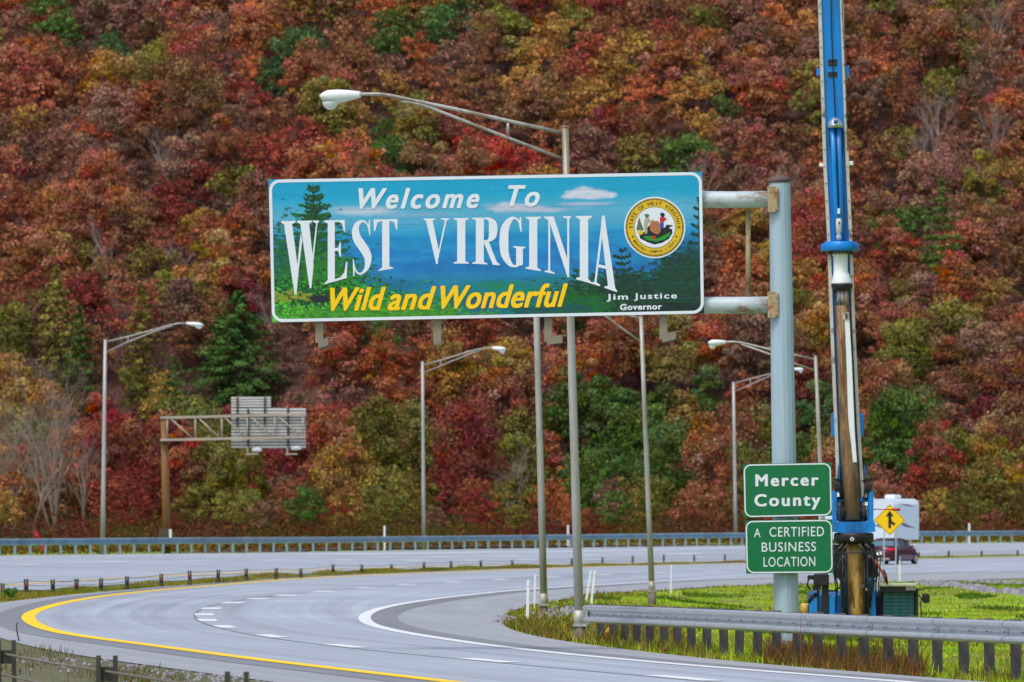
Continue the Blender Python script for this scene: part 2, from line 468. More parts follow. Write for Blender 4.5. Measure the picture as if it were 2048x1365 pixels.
def ribbon(P, o0, o1, dz, nseg=1, z0=None, z1=None):
    """strip offset o0..o1 metres to the right of a curve"""
    T = np.gradient(P, axis=0); T /= np.hypot(T[:, 0], T[:, 1])[:, None]
    Nn = np.c_[T[:, 1], -T[:, 0]]
    rows = []
    for k in range(nseg+1):
        o = o0 + (o1-o0)*k/nseg
        Q = P + Nn*(o if np.isscalar(o) else o[:, None])
        rows.append(np.c_[Q[:, 0], Q[:, 1], g(Q[:, 0], Q[:, 1]) + dz])
    s = np.r_[0, np.cumsum(np.hypot(*np.diff(P, axis=0).T))]
    V = np.vstack(rows); n = len(P)
    UV = np.vstack([np.c_[np.full(n, np.mean(o0 + (o1-o0)*k/nseg)), s] for k in range(nseg+1)])
    i, j = np.meshgrid(np.arange(n-1), np.arange(nseg))
    a = (j*n+i).ravel()
    return V, np.c_[a, a+1, a+n+1, a+n], UV
def strip(name, P, o0, o1, dz, m, nseg=1, kind='structure', parent=None):
    V, Fq, UV = ribbon(P, o0, o1, dz, nseg)
    o = np_mesh(name, V, Fq, m, uv=UV, smooth=True)
    if parent is None: tag(o, kind=kind)
    else: o.parent = parent
    return o
M_VERGE = mat('gravelly_verge', rgb(104, 104, 74), 1.0, var=.4, scale=5, col2=rgb(86, 84, 46), thr=(.45, .6), coord='World', bump=.5)
zv = np.arange(56, 150, 1.0)
tag(area_between('gravelly_verge', lambda Z: outer(Z)-9, lambda Z: outer(Z)+.02, zv, M_VERGE, -.012, 12), kind='structure')
# travelled lanes: light asphalt between the yellow and the white line
tag(area_between('loop_lanes', lambda Z: XZ('yellow', Z), lambda Z: XZ('white', Z), zr, M_ROAD, .005, 20), kind='structure')
strip('dark_shoulder_band', CV['yellow'], -.75, -.15, .005, M_RUMBLE)
strip('dark_shoulder_band', CV['white'], .16, .72, .005, M_RUMBLE)
strip('yellow_edge_line', CV['yellow'], -.15, .15, .012, M_LINEY)
strip('white_edge_line', CV['white'], -.13, .13, .012, M_LINEW)
strip('tar_joint', CV['dash'], -.24, -.17, .010, M_SEAM)
# dashed lane line of the loop, a dash at each traced place
dp = [(2009,1129),(1887,1132),(1776,1134.5),(1655,1137.3),(1540,1140.2),(1425,1143),(1320,1146.5),(1207,1150),(1103,1155),(1003,1160),(908,1165),(814,1171),(732,1177),(650,1184),(577,1191.5),(515,1199),(461,1207),(421,1218),(407,1230),(411,1242),(448,1255),(533,1273),(690,1294),(960,1321),(1370,1358)]
def dashes(name, curve, centers, length, width, dz=.012):
    P = CV[curve] if isinstance(curve, str) else curve
    s = np.r_[0, np.cumsum(np.hypot(*np.diff(P, axis=0).T))]
    VV = []; FF = []; o = 0
    for (X, Z) in centers:
        i = int(np.argmin((P[:, 1]-Z)**2 + (P[:, 0]-X)**2)); c = s[i]
        q = np.linspace(c-length/2, c+length/2, 4)
        Q = np.c_[np.interp(q, s, P[:, 0]), np.interp(q, s, P[:, 1])]
        wz = width*(1 + .9*max(0, min(1, (Z-150)/90))) if curve is not None and isinstance(curve, str) else width
        V, Fq, _ = ribbon(Q, -wz/2, wz/2, dz)
        VV.append(V); FF.append(Fq + o); o += len(V)
    return tag(np_mesh(name, np.vstack(VV), np.vstack(FF), M_LINEW), kind='structure')
dashes('lane_dashes', 'dash', [G(*p)[:2] for p in dp], 3.6, .33)
# far road: lines at fractions between its two edges
zf = np.arange(238, 600, 1.5)
def fcurve(t, jit=0):
    return np.c_[farf(zf)*(1-t) + farn(zf)*t, zf]
FE = fcurve(.18); FA = fcurve(.42); FB = fcurve(.70); FN = fcurve(.965)
strip('white_edge_line', FE, -.5, .5, .010, M_LINEW)
strip('yellow_edge_line', FN, -.14, .14, .010, M_LINEY)
for FC, ph in ((FA, 0), (FB, 6)):
    s_ = np.r_[0, np.cumsum(np.hypot(*np.diff(FC, axis=0).T))]
    cs = [(float(np.interp(q, s_, FC[:, 0])), float(np.interp(q, s_, FC[:, 1]))) for q in np.arange(4+ph, s_[-1]-4, 15.5)]
    dashes('lane_dashes', FC, cs, 6.0, .85)

# transverse crack in the shoulder on the left
cr = [G(34, 1246), G(33, 1256), G(35, 1270), G(38, 1283), G(37, 1290)]
cr = cr[:-1]
c_ = MB()
for a, b in zip(cr[:-1], cr[1:]):
    c_.add([(a[0]-.012, a[1], a[2]+.008), (a[0]+.012, a[1], a[2]+.008), (b[0]+.012, b[1], b[2]+.008), (b[0]-.012, b[1], b[2]+.008)], [(0, 1, 2, 3)])
tag(c_.build('pavement_crack', M_BLACK), kind='structure')

# ------------------------------------------------------------------ grass and weeds
rng = np.random.default_rng(7)
def blades(name, P, h, w, colors, lean=.35, seg=1):
    """P (n,2) ground points, h heights, w widths -> one mesh of bent blades"""
    n = len(P)
    a = rng.uniform(0, 2*np.pi, n); dx, dy = np.cos(a)*w/2, np.sin(a)*w/2
    z0 = g(P[:, 0], P[:, 1]) - .06
    le = rng.normal(0, lean, (n, 2))*h[:, None]
    A = np.c_[P[:, 0]-dx, P[:, 1]-dy, z0]; B = np.c_[P[:, 0]+dx, P[:, 1]+dy, z0]
    Mx = P + le*.35
    C = np.c_[Mx[:, 0]+dx*.8, Mx[:, 1]+dy*.8, z0+h*.6]; D = np.c_[Mx[:, 0]-dx*.8, Mx[:, 1]-dy*.8, z0+h*.6]
    T = np.c_[P+le, z0+h*rng.uniform(.85, 1.1, n)]
    V = np.stack([A, B, C, D, T, T+np.c_[dx*.15, dy*.15, 0*dx]], 1).reshape(-1, 3)
    i = np.arange(n)*6
    Fq = np.vstack([np.c_[i, i+1, i+2, i+3], np.c_[i+3, i+2, i+5, i+4]])
    c = np.repeat(colors, 6, 0)
    return np_mesh(name, V, Fq, M_TINT, c)
def pick(pal, n, noise=None):
    pal = np.array([[lin(a)*k, lin(b)*k, lin(c)*k] for a, b, c, k in pal])
    idx = rng.integers(0, len(pal), n) if noise is None else np.clip((noise*len(pal)).astype(int), 0, len(pal)-1)
    return pal[idx] * rng.uniform(.75, 1.25, (n, 1))
def vnoise(X, Z, s):
    return .5 + .25*np.sin(X/s*1.7 + 1.3*np.sin(Z/s*.6)) + .25*np.sin(Z/s*.9 + 1.7*np.sin(X/s*1.1+2))
LIME = [(162,188,48,1.3),(140,180,40,1.3),(176,190,66,1.3),(124,162,40,1.25),(170,168,60,1.2)]
MIX = [(168,160,70,1.),(150,120,60,1.),(120,92,44,1.),(104,118,40,1.),(84,100,36,1.),(160,140,70,1.),(132,98,62,1.)]
# island inside the loop
n = 420000
Zi = 1/rng.uniform(1/345, 1/107, n); Xi = rng.uniform(-1.5, 27, n)
vis = (np.abs(Xi/Zi*F) < 1180) & (Xi > inner(Zi) + .05)
# gravel swale on the right stays bare
def in_swale(X, Z):
    px = X/Z*F+1024; py = YH + (H-g(X, Z))*F/Z
    c = np.interp(px, [1840, 1920, 1990, 2060], [1168, 1172, 1184, 1187])
    w = np.interp(px, [1830, 1850, 1960, 1996, 2004, 2018, 2060], [0, 2.5, 4.5, 1, 0, 4, 6])
    a1 = np.abs(py-c) < w
    a2 = (np.abs(py-(1166+.03*(px-1990))) < 1.0) & (px > 1930)
    return (a1 | a2) & (vnoise(X*7, Z*.9, 3) > .22)
vis &= ~(in_swale(Xi, Zi) & (rng.uniform(0, 1, n) < .8))
Xi, Zi = Xi[vis], Zi[vis]
edge = Xi - inner(Zi)
near = np.clip(1 - edge/1.2, 0, 1)
isW = (rng.uniform(0, 1, len(Xi)) < np.clip(near*.5 + .10*(vnoise(Xi, Zi, 2.2) > .6) + .45*(Xi < 3.2)*(Zi < 175), 0, .93))
hh = np.where(isW, rng.uniform(.05, .17, len(Xi)), rng.uniform(.04, .11, len(Xi))) * (1 + .5*(Zi < 150)*isW)
straw = (vnoise(Xi*1.3+9, Zi*.5, 2.6) > .72) & (rng.uniform(0, 1, len(Xi)) < .65)
dark = (vnoise(Xi*1.1, Zi*.35+4, 1.4) > .78) & ~straw
hh = hh*np.where(dark, 1.5, 1.0)*(.6+.8*vnoise(Xi*2.1, Zi*.6, 1.1))
cc = np.where(isW[:, None], pick(MIX, len(Xi)), np.where(straw[:, None], pick([(164,160,78,1.),(150,138,70,1.),(140,150,62,1.)], len(Xi)), np.where(dark[:, None], pick([(96,128,38,1.),(84,112,36,1.)], len(Xi)), pick(LIME, len(Xi), vnoise(Xi, Zi, 1.7)*.75+rng.uniform(0, .25, len(Xi))))))
tag(blades('roadside_grass', np.c_[Xi, Zi], hh, .008+Zi*.00012, cc), 'lime green grass and brown weeds on the ground inside the road loop', 'grass', kind='stuff')
# brown weeds around the guardrail foot
P = CV['grail']; k = rng.integers(0, len(P), 40000)
Q = P[k] + np.c_[rng.normal(.3, .55, len(k)), rng.normal(.5, .9, len(k))]
ok = Q[:, 0] > inner(Q[:, 1]) + .02
Q = Q[ok]; pxq = Q[:, 0]/Q[:, 1]*F+1024
br = (pxq > 1530) & (pxq < 1850)
c1 = np.where(br[:, None], pick([(124,74,42,1.),(146,92,52,1.),(100,64,44,1.),(140,116,74,1.),(110,104,50,1.)], len(Q)), pick(MIX[:3]+LIME+LIME, len(Q)))
tag(blades('guardrail_weeds', Q, np.where(br, rng.gamma(2., .08, len(Q)), rng.gamma(2., .042, len(Q))), np.full(len(Q), .011), c1), 'brown and green weeds along the foot of the near guardrail', 'weeds', kind='stuff')
# median strip
n = 120000
Zm = 1/rng.uniform(1/480, 1/205, n); t = rng.uniform(0, 1, n)
Xa, Xb = farn(Zm)+.05, outer(Zm)-.05
Xm = Xa + (Xb-Xa)*t
vis = np.abs(Xm/Zm*F) < 1120; Xm, Zm = Xm[vis], Zm[vis]
cc = pick([(150,150,50,1.),(118,128,40,1.),(164,148,66,1.),(96,108,36,1.),(150,116,50,1.)], len(Xm), vnoise(Xm*2, Zm, 5)*.7+rng.uniform(0, .3, len(Xm)))
tag(blades('median_grass', np.c_[Xm, Zm], rng.uniform(.03, .14, len(Xm))*(.3+1.2*vnoise(Xm*3, Zm*.8, 3)), .05+0*Xm, cc), 'thin strip of yellow green grass between the two carriageways', 'grass', kind='stuff')
# foreground verge at the lower left
n = 90000
Zv = 1/rng.uniform(1/150, 1/66, n); Xv = rng.uniform(-8, 0, n)
vis = (Xv < outer(Zv)-.02) & (Xv/Zv*F > -1150) & (rng.uniform(0, 1, n) < np.clip((vnoise(Xv*2.2+3, Zv*.5, 1.3)-.15)*2.2, .15, 1)); Xv, Zv = Xv[vis], Zv[vis]
cc = pick([(140,136,96,1.),(104,106,64,1.),(98,122,40,1.),(130,92,56,1.),(80,98,34,1.),(150,144,120,1.),(106,66,42,1.),(120,140,44,1.)], len(Xv), vnoise(Xv*3, Zv*.7, 1.1)*.6+rng.uniform(0, .4, len(Xv)))
tag(blades('verge_weeds', np.c_[Xv, Zv], np.minimum(rng.gamma(1.6, .045, len(Xv)), .17)*(.35+1.1*vnoise(Xv*2, Zv*.6, 1.5)), (.012+0*Xv), cc), 'mixed dry weeds and grass on the verge at the lower left', 'weeds', kind='stuff')

# swale stones (gravel): one mesh of many small stones
def stones(name, pts, r0, r1, label):
    mb = MB(); rr = random.Random(3)
    for (x, y) in pts:
        r = rr.uniform(r0, r1); z = float(g(np.float64(x), np.float64(y))) + r*.15
        vs = []
        for a in range(5):
            an = a*1.2566+rr.uniform(-.3, .3); q = r*rr.uniform(.7, 1.2)
            vs.append((x+math.cos(an)*q, y+math.sin(an)*q, z-r*.3))
        for a in range(5):
            an = a*1.2566+rr.uniform(-.3, .3); q = r*rr.uniform(.35, .7)
            vs.append((x+math.cos(an)*q, y+math.sin(an)*q, z+r*rr.uniform(.3, .6)))
        mb.add(vs, [(5, 6, 7, 8, 9)] + [(i, (i+1) % 5, 5+(i+1) % 5, 5+i) for i in range(5)])
    return tag(mb.build(name, M_ROCK), label, 'gravel', kind='stuff')
pts = []
while len(pts) < 1200:
    Z = 1/random.uniform(1/345, 1/195); X = random.uniform(8, 25)
    if in_swale(np.float64(X), np.float64(Z)) and X > float(inner(np.float64(Z)))+.1: pts.append((X, Z))
random.seed(11)
stones('swale_stones', pts, .07, .2, 'grey stones in the shallow drain across the grass on the right')
pts = []
for cx, cy, sx, n in ((1136, 1222, .35, 60), (1085, 1232, .2, 30), (1009, 1240, .1, 20)):
    X, Z, _ = G(cx, cy)
    for i in range(n): pts.append((X+random.gauss(0, sx), Z+random.gauss(0, 3)))
vp = []
for i in range(700):
    Z = 1/random.uniform(1/125, 1/74); X = float(outer(np.float64(Z))) - abs(random.gauss(0, .9)) - .05
    vp.append((X, Z))
stones('verge_gravel', vp, .012, .05, 'pale gravel scattered over the verge at the lower left')
stones('roadside_rubble', pts, .04, .12, 'pale rubble lying among the weeds by the two lamp footings')

# ------------------------------------------------------------------ guardrails
def wbeam_profile():
    # (offset towards the road, height) through a W-beam, top to bottom
    z = [0, .004, .012, .022, .038, .058, .076, .088, .100, .116, .156, .196, .203, .212, .224, .240, .258, .274, .290, .302, .312]
    o = [.0, .035, .068, .086, .096, .097, .090, .072, .030, .0, .0, .0, .030, .066, .086, .097, .097, .088, .060, .025, .0]
    return list(zip(o, z))
def rail_mesh(P, side, top, scale=1.0):
    T = np.gradient(P, axis=0); T /= np.hypot(T[:, 0], T[:, 1])[:, None]
    Nn = np.c_[T[:, 1], -T[:, 0]] * side
    pr = wbeam_profile(); n = len(P)
    V = []
    th = .006
    full = [(o, z) for o, z in pr] + [(o-th, z) for o, z in reversed(pr)]
    for o, z in full:
        Q = P + Nn*o*scale
        V.append(np.c_[Q[:, 0], Q[:, 1], g(P[:, 0], P[:, 1]) + top - z*scale])
    V = np.vstack(V); m = len(full)
    fs = []
    for j in range(m):
        j2 = (j+1) % m
        for i in range(n-1): fs.append((j*n+i, j*n+i+1, j2*n+i+1, j2*n+i))
    return V, np.array(fs)
def along(P, step, start=0.0):
    s = np.r_[0, np.cumsum(np.hypot(*np.diff(P, axis=0).T))]
    T = np.gradient(P, axis=0)
    out = []
    for q in np.arange(start, s[-1], step):
        x, z = np.interp(q, s, P[:, 0]), np.interp(q, s, P[:, 1])
        out.append((float(x), float(z), math.atan2(float(np.interp(q, s, T[:, 0])), float(np.interp(q, s, T[:, 1])))))
    return out

# near guardrail
P = CV['grail'].copy()
i0 = int(np.argmin(np.abs(P[:, 0]/P[:, 1]*F+1024 - 1176)))
P = P[:i0+1] if P[0, 1] < P[-1, 1] else P[i0:]
P = resample(P, .8)
a = P[0]-P[3]; a /= np.hypot(*a)
P = np.vstack([P[0]+a*t for t in (9, 7.5, 6, 4.5, 3, 1.5)] + [P])
_zs = P[:, 1]; _px = P[:, 0]/_zs*F+1024
TOPA = H - (np.interp(_px, [1176, 1330, 1500, 1700, 2048], [1210, 1215.5, 1222, 1231, 1242.5])-YH)*_zs/F - g(P[:, 0], _zs)
TOPA = np.where(_px > 2048, TOPA[np.argmin(np.abs(_px-2048))], TOPA)
TOP = float(TOPA.mean())
def top_at(x, z): return float(np.interp(z, P[:, 1], TOPA)) if P[0, 1] < P[-1, 1] else float(np.interp(-z, -P[:, 1], TOPA))
gr = thing('guardrail', 'near galvanised W-beam guardrail on close dark posts at lower right', 'guardrail', (float(P[-1, 0]), float(P[-1, 1]), 0))
V, Fq = rail_mesh(P, -1, TOPA, 1.0)
V = V - np.array([P[-1, 0], P[-1, 1], 0])
rb = np_mesh('rail_beam', V, Fq, M_GALV, parent=gr, smooth=False)
pm = MB().box((0, 0, -.42), (.12, .14, .86), bevel=.01); pm.box((-.12, 0, -.16), (.10, .12, .32))
base_post = None
for x, z, a in along(P, 1.42, .4):
    if base_post is None:
        base_post = pm.build('post', M_WOOD); o = base_post
    else:
        o = base_post.copy(); COL.objects.link(o)
    o.parent = gr
    o.location = (x + .19*math.cos(a) - gr.location.x, z - .19*math.sin(a) - gr.location.y, float(g(np.float64(x), np.float64(z))) + top_at(x, z) + .004)
    o.rotation_euler = (random.uniform(-.02, .02), random.uniform(-.03, .03), -a)
    b = MB()
# bolts along the beam and the end shoe
bm = MB()
for x, z, a in along(P, .95, .2):
    t = Vector((math.sin(a), math.cos(a), 0)); nn = Vector((-t.y, t.x, 0))
    c = Vector((x, z, float(g(np.float64(x), np.float64(z))) + top_at(x, z) - .156)) + nn*.006
    bm.tube([c, c + nn*.015], .010, 6)
tag(bm.build('beam_bolts', M_GDARK, gr), kind='stuff')
for q in (4.0, 7.6, 11.4, 15.2, 19.0, 22.8):
    pt = along(P, 999, q)[0]
    x, z, a = pt; t = Vector((math.sin(a), math.cos(a), 0)); nn = Vector((-t.y, t.x, 0))
    gz = float(g(np.float64(x), np.float64(z)))
    m = MB()
    for o_, zz in wbeam_profile():
        pass
    prof = [(o_+.004, top_at(x, z) - zz) for o_, zz in wbeam_profile()]
    vs = []
    for o_, zz in prof:
        for k in (0, 1):
            vs.append(Vector((x, z, gz+zz)) + nn*o_ + t*(.02*k))
    m.add(vs, [(2*i, 2*i+1, 2*i+3, 2*i+2) for i in range(len(prof)-1)])
    m.build('beam_lap', M_GDARK, gr)
ex, ez = float(P[-1, 0]), float(P[-1, 1])
m = MB()
e0 = W(1171, 1212, ez-.1); e1 = W(1171, 1252, ez-.1)
m.box(((e0.x+e1.x)/2+.02, ez-.02, (e0.z+e1.z)/2), (.03, .25, .36))
m.tube([W(1174, 1216, ez-.18), W(1182, 1222, ez-.22), W(1184, 1240, ez-.22), W(1176, 1250, ez-.18)], .022, 8)
m.build('end_plate', M_GALV, gr)

# far guardrail
Pf = np.c_[farf(zf) - .5, zf]
fp = np.abs(Pf[:, 0]/Pf[:, 1]*F) < 1150
i_ = np.where(fp)[0]; Pf = resample(Pf[i_[0]:i_[-1]+1], 1.5)
fg = thing('guardrail', 'long blue-grey guardrail along the far edge of the far road', 'guardrail', (float(Pf[0, 0]), float(Pf[0, 1]), 0))
V, Fq = rail_mesh(Pf, 1, .86, 1.15)
np_mesh('rail_beam', V - np.array([Pf[0, 0], Pf[0, 1], 0]), Fq, M_GALVB, parent=fg, smooth=False)
s_tot = float(np.sum(np.hypot(*np.diff(Pf, axis=0).T)))
# posts stand at even steps along the picture's 27-to-23 pixel rhythm, i.e. about every 1.9-2.6 m of rail
pm = MB().box((0, 0, .3), (.12, .16, .8)); base_post = None
pxs = []; x = 3.0
while x < 2046:
    pxs.append(x); x += np.interp(x, [0, 500, 1000, 1500, 2048], [31, 27, 23.6, 22.4, 22.6])
ppx = Pf[:, 0]/Pf[:, 1]*F+1024
for x in pxs:
    X = float(np.interp(x, ppx, Pf[:, 0])); Z = float(np.interp(x, ppx, Pf[:, 1]))
    if base_post is None: base_post = pm.build('post', M_GALVB); o = base_post
    else: o = base_post.copy(); COL.objects.link(o)
    o.parent = fg; o.location = (X - .12 - fg.location.x, Z + .2 - fg.location.y, float(g(np.float64(X), np.float64(Z))))
    o.rotation_euler = (0, random.uniform(-.02, .02), random.uniform(-.1, .1))

# ------------------------------------------------------------------ cable barriers
def cable_barrier(name, label, posts, pw, double, cz, sagk=0):
    """posts: list of (X,Z,top height)"""
    o0 = Vector((posts[0][0], posts[0][1], 0))
    t = thing(name, label, 'cable barrier', o0)
    base = None
    for i, (X, Z, h) in enumerate(posts):
        gz = float(g(np.float64(X), np.float64(Z)))
        m = MB()
        for dx in ((-.09, .09) if double else (-.035, .035)):
            m.box((dx, 0, h/2-.05), (pw, .07, h+.1))
        m.box((0, .03, h-.2), (.16 if double else .06, .02, .16))
        po = m.build('post', M_CPOST, t); po.location = (X-o0.x, Z-o0.y, gz)
        po.rotation_euler = (0, random.uniform(-.04, .04), 0)
        if not double and i % 3 != 2:
            r = MB().box((0, -.05, h-.16), (.07, .02, .09))
            ro = r.build('reflector', M_REFL, po); ro.location = (0, 0, 0)
    for c in cz:
        pts = []
        for i in range(len(posts)):
            X, Z, h = posts[i]; gz = float(g(np.float64(X), np.float64(Z)))
            pts.append(Vector((X, Z-.04, gz+h-c)))
            if i < len(posts)-1:
                X2, Z2, h2 = posts[i+1]; gz2 = float(g(np.float64(X2), np.float64(Z2)))
                pts.append(Vector(((X+X2)/2, (Z+Z2)/2-.04, (gz+h-c+gz2+h2-c)/2 - .012)))
        MB().tube(pts, .008 if not double else .014, 6).build('cable', M_CABLE, t)
    return t
mp = [(5,1188,1167),(53,1192,1158.5),(106,1188,1159.6),(153,1184,1158),(202,1183,1157),(254,1179.7,1153),(322,1174,1148),(380,1171,1141.7),(436,1166,1140),(493,1162,1137.7),(552,1160,1136.6),(601.6,1157,1137),(666,1149,1129),(723.5,1145,1129.7),(782.6,1142.5,1129),(847.6,1139.5,1124.5),(902,1137.7,1122.5),(962,1135.6,1121),(1024.6,1133.5,1121),(1085,1132,1119),(1143.6,1131,1117),(1204.6,1129.5,1114.5),(1265.6,1127,1112),(1327.6,1125,1110),(1388.6,1123.5,1110),(1450,1121.7,1109),(1520,1119.5,1108),(1590,1118,1107),(1655,1117,1106),(1720,1116,1105.5),(1780,1115.5,1104.5),(1838,1115,1104),(1897.5,1114,1101.7),(1963.5,1112.3,1101.7),(2035.7,1110.6,1100.6)]
posts = []
for px, yb, yt in mp:
    X, Z, z = G(px, yb)
    # stay between the two roads
    lo, hi = float(farn(np.float64(Z))), float(outer(np.float64(Z)))
    posts.append((X, Z, min(1.1, (yb-yt)*Z/F)))
cable_barrier('cable_barrier', 'long three-cable barrier on small posts in the median grass', posts, .05, False, (.05, .17, .29))
posts = [((14-1024)/168*1, F/168, .76), ((214-1024)/188*1, F/188, .76), ((472-1024)/209*1, F/209, .76), ((800-1024)/236, F/236, .76), ((-230-1024)/150, F/150, .76)]
posts = [posts[4]] + posts[:4]
cable_barrier('cable_barrier', 'weathered double-post cable barrier in the lower left corner', posts, .05, True, (.17, .42))

def behind_rail(px, d): return float(np.interp(px, ppx, Pf[:, 1])) + d
# ------------------------------------------------------------------ street lamps
def lamp_head(tip, root, drop, Y, width=.36, bowl=True):
    """cobra head between two photo points; returns (housing, lens) meshes"""
    a = W(root[0], root[1], Y); b = W(tip[0], tip[1], Y)
    L_ = (b - a); ln = L_.length; d = L_.normalized(); up = Vector((0, 0, 1)); sd_ = d.cross(up).normalized(); up = sd_.cross(d).normalized()
    st = [(0, .16, .12, .10), (.06, .2, .16, .2), (.3, .26, .3, .55), (.55, .3, .40, .85), (.8, .28, .40, .95), (.93, .16, .25, .75), (1.0, .02, .05, .3)]
    k = drop*Y/F
    vs = []; n = 12
    for t, hu, hd, w in st:
        c = a + d*ln*t
        for i in range(n):
            an = 2*math.pi*i/n
            y = math.cos(an)*w*width/2; z = math.sin(an)
            z = z*(hu if z > 0 else hd)*k
            vs.append(c + sd_*y + up*z)
    fs = [(r*n+i, r*n+(i+1) % n, (r+1)*n+(i+1) % n, (r+1)*n+i) for r in range(len(st)-1) for i in range(n)]
    fs += [tuple(range(n-1, -1, -1)), tuple((len(st)-1)*n+i for i in range(n))]
    hm = MB().add(vs, fs, 0, True)
    lm = MB(); c = a + d*ln*.74 - up*.30*k; vs = []
    rows = 5
    for r in range(rows+1):
        ph = math.pi/2*r/rows
        for i in range(n):
            an = 2*math.pi*i/n
            vs.append(c + d*math.cos(an)*math.cos(ph)*ln*.2 + sd_*math.sin(an)*math.cos(ph)*width*.4 - up*math.sin(ph)*k*.42)
    fs = [(r*n+i, (r+1)*n+i, (r+1)*n+(i+1) % n, r*n+(i+1) % n) for r in range(rows) for i in range(n)]
    lm.add(vs, fs, 0, True)
    return hm, lm
def street_lamp(label, Y, base, top, upper, lower, strut, tip, root, drop, wt, wb, foot=None, mpole=None, group='street lamps along the road', hw=.36):
    mpole = mpole or M_POLE
    b0 = W(base[0], base[1], Y); gz = float(g(np.float64(b0.x), np.float64(Y)))
    t0 = W(top[0], top[1], Y)
    loc = Vector((b0.x, Y, gz))
    t = thing('street_lamp', label, 'street lamp', loc, group)
    s = F/Y
    down = b0 + (b0-t0).normalized()*max(0, (b0.z-gz)+.02)
    if foot: down = b0
    m = MB().tube([down, b0 + (t0-b0)*.33, b0+(t0-b0)*.66, t0], [wb/2/s, (wb*.67+wt*.33)/2/s, (wb*.33+wt*.67)/2/s, wt/2/s], 14)
    m.tube([t0, t0+(t0-b0).normalized()*.03], wt/2/s*1.08, 14)
    if foot: m.box(b0+Vector((0, 0, .02)), (wb/s*1.35, wb/s*1.35, .05)); m.tube([b0, b0+(t0-b0).normalized()*.28], wb/2/s*1.13, 14)
    m.build('pole', mpole, t)
    ra = .033
    m = MB().tube([W(p[0], p[1], Y) for p in upper], [ra]*(len(upper)-1)+[ra*.9], 8)
    m.build('upper_arm', mpole, t)
    MB().tube([W(p[0], p[1], Y) for p in lower], ra*.85, 8).build('lower_arm', mpole, t)
    if strut: MB().tube([W(strut[0][0], strut[0][1], Y), W(strut[1][0], strut[1][1], Y)], ra*.8, 8).build('strut', mpole, t)
    hm, lm = lamp_head(tip, root, drop, Y, hw)
    h = hm.build('lamp_head', M_WHITE, t)
    l = lm.build('lens', M_LENS, None); l.parent = h
    if foot:
        fx, fy0, fy1, fw = foot
        a = W(fx, fy0, Y); b = W(fx, fy1, Y)
        MB().tube([Vector((a.x, Y, gz-.2)), Vector((a.x, Y, a.z))], fw/2/s, 16).build('footing', M_CONC, t)
    return t
street_lamp('tall near street lamp whose arm reaches left above the welcome sign', 140.5, (1159,1253), (1130,256),
    [(1123,266),(1016,242),(910,218.5),(818,199.6),(796,194.5),(778,191),(762,189),(746,188.5),(716,189)],
    [(1127,318.5),(1016,276),(910,235),(860,215.5),(844,210.5),(825,206.5),(802,203.5)], ((1016,246),(1016,273)),
    (639,192), (722,190.5), 40, 14, 19.5, (1159,1251,1284,25))
street_lamp('second near street lamp, its head hidden behind the welcome sign', 181, (1088,1212), (1068,437),
    [(1064,444),(980,427),(880,406),(800,390),(770,386),(740,385)], [(1065,482),(980,452),(880,418),(810,400)], ((980,430),(980,450)),
    (672,388), (742,385), 32, 12, 15, (1088,1209,1228,16))
street_lamp('slim street lamp leaning left, standing in the lime green grass', 212, (1304,1184), (1282,634),
    [(1279,637),(1260,631),(1200,615),(1140,600),(1110,594),(1095,593)], [(1281,684),(1210,632),(1170,614),(1140,603)], ((1221,623),(1221,639)),
    (1042,596), (1096,593), 26, 8.5, 12, (1304,1181,1201,17))
street_lamp('street lamp behind the big sign pole with its head reaching left', 238, (1651,1168), (1631,713),
    [(1628,719),(1586,709.6),(1541.7,699.7),(1505,691),(1482,685.7),(1468,684),(1448,684.5)], [(1629,741),(1586,726),(1541.7,709.6),(1482,688.5)], None,
    (1416,685.5), (1452,685), 19, 7.2, 10.5)
street_lamp('small far street lamp seen left of the big sign pole', behind_rail(1471, 3), (1471.5,1089), (1467,765),
    [(1470,766.5),(1500.7,758),(1541.7,747.7),(1565,741),(1588,738.5)], [(1470,783),(1500.7,769.5),(1541.7,751.5),(1570,741)], ((1500.7,759),(1500.7,769)),
    (1607,739), (1586,738.5), 11, 5.5, 8, None, M_POLEF, hw=.5)
street_lamp('far street lamp in the middle with its arm reaching right', behind_rail(847, 3), (847.6,1099), (845,724),
    [(848,730),(881.6,721),(934,704.7),(958,698),(972,696.2),(986,696)], [(848,745.7),(881.6,732),(934,710.5),(965,699)], ((881.6,722),(881.6,731.5)),
    (1012,698.5), (984,696.5), 14, 5.5, 8.5, None, M_POLEF, hw=.5)
street_lamp('far street lamp at the left edge with its arm reaching right', behind_rail(207, 3), (205,1106), (210.6,680),
    [(214,683.5),(256,673.6),(303.5,661),(344.5,649.4),(360,647),(374,646.5)], [(214,704),(256,684),(303.5,665.4),(344.5,652)], ((256,674.5),(256,683.5)),
    (407,650), (372,647), 13, 6.5, 10, None, M_POLEF, hw=.5)

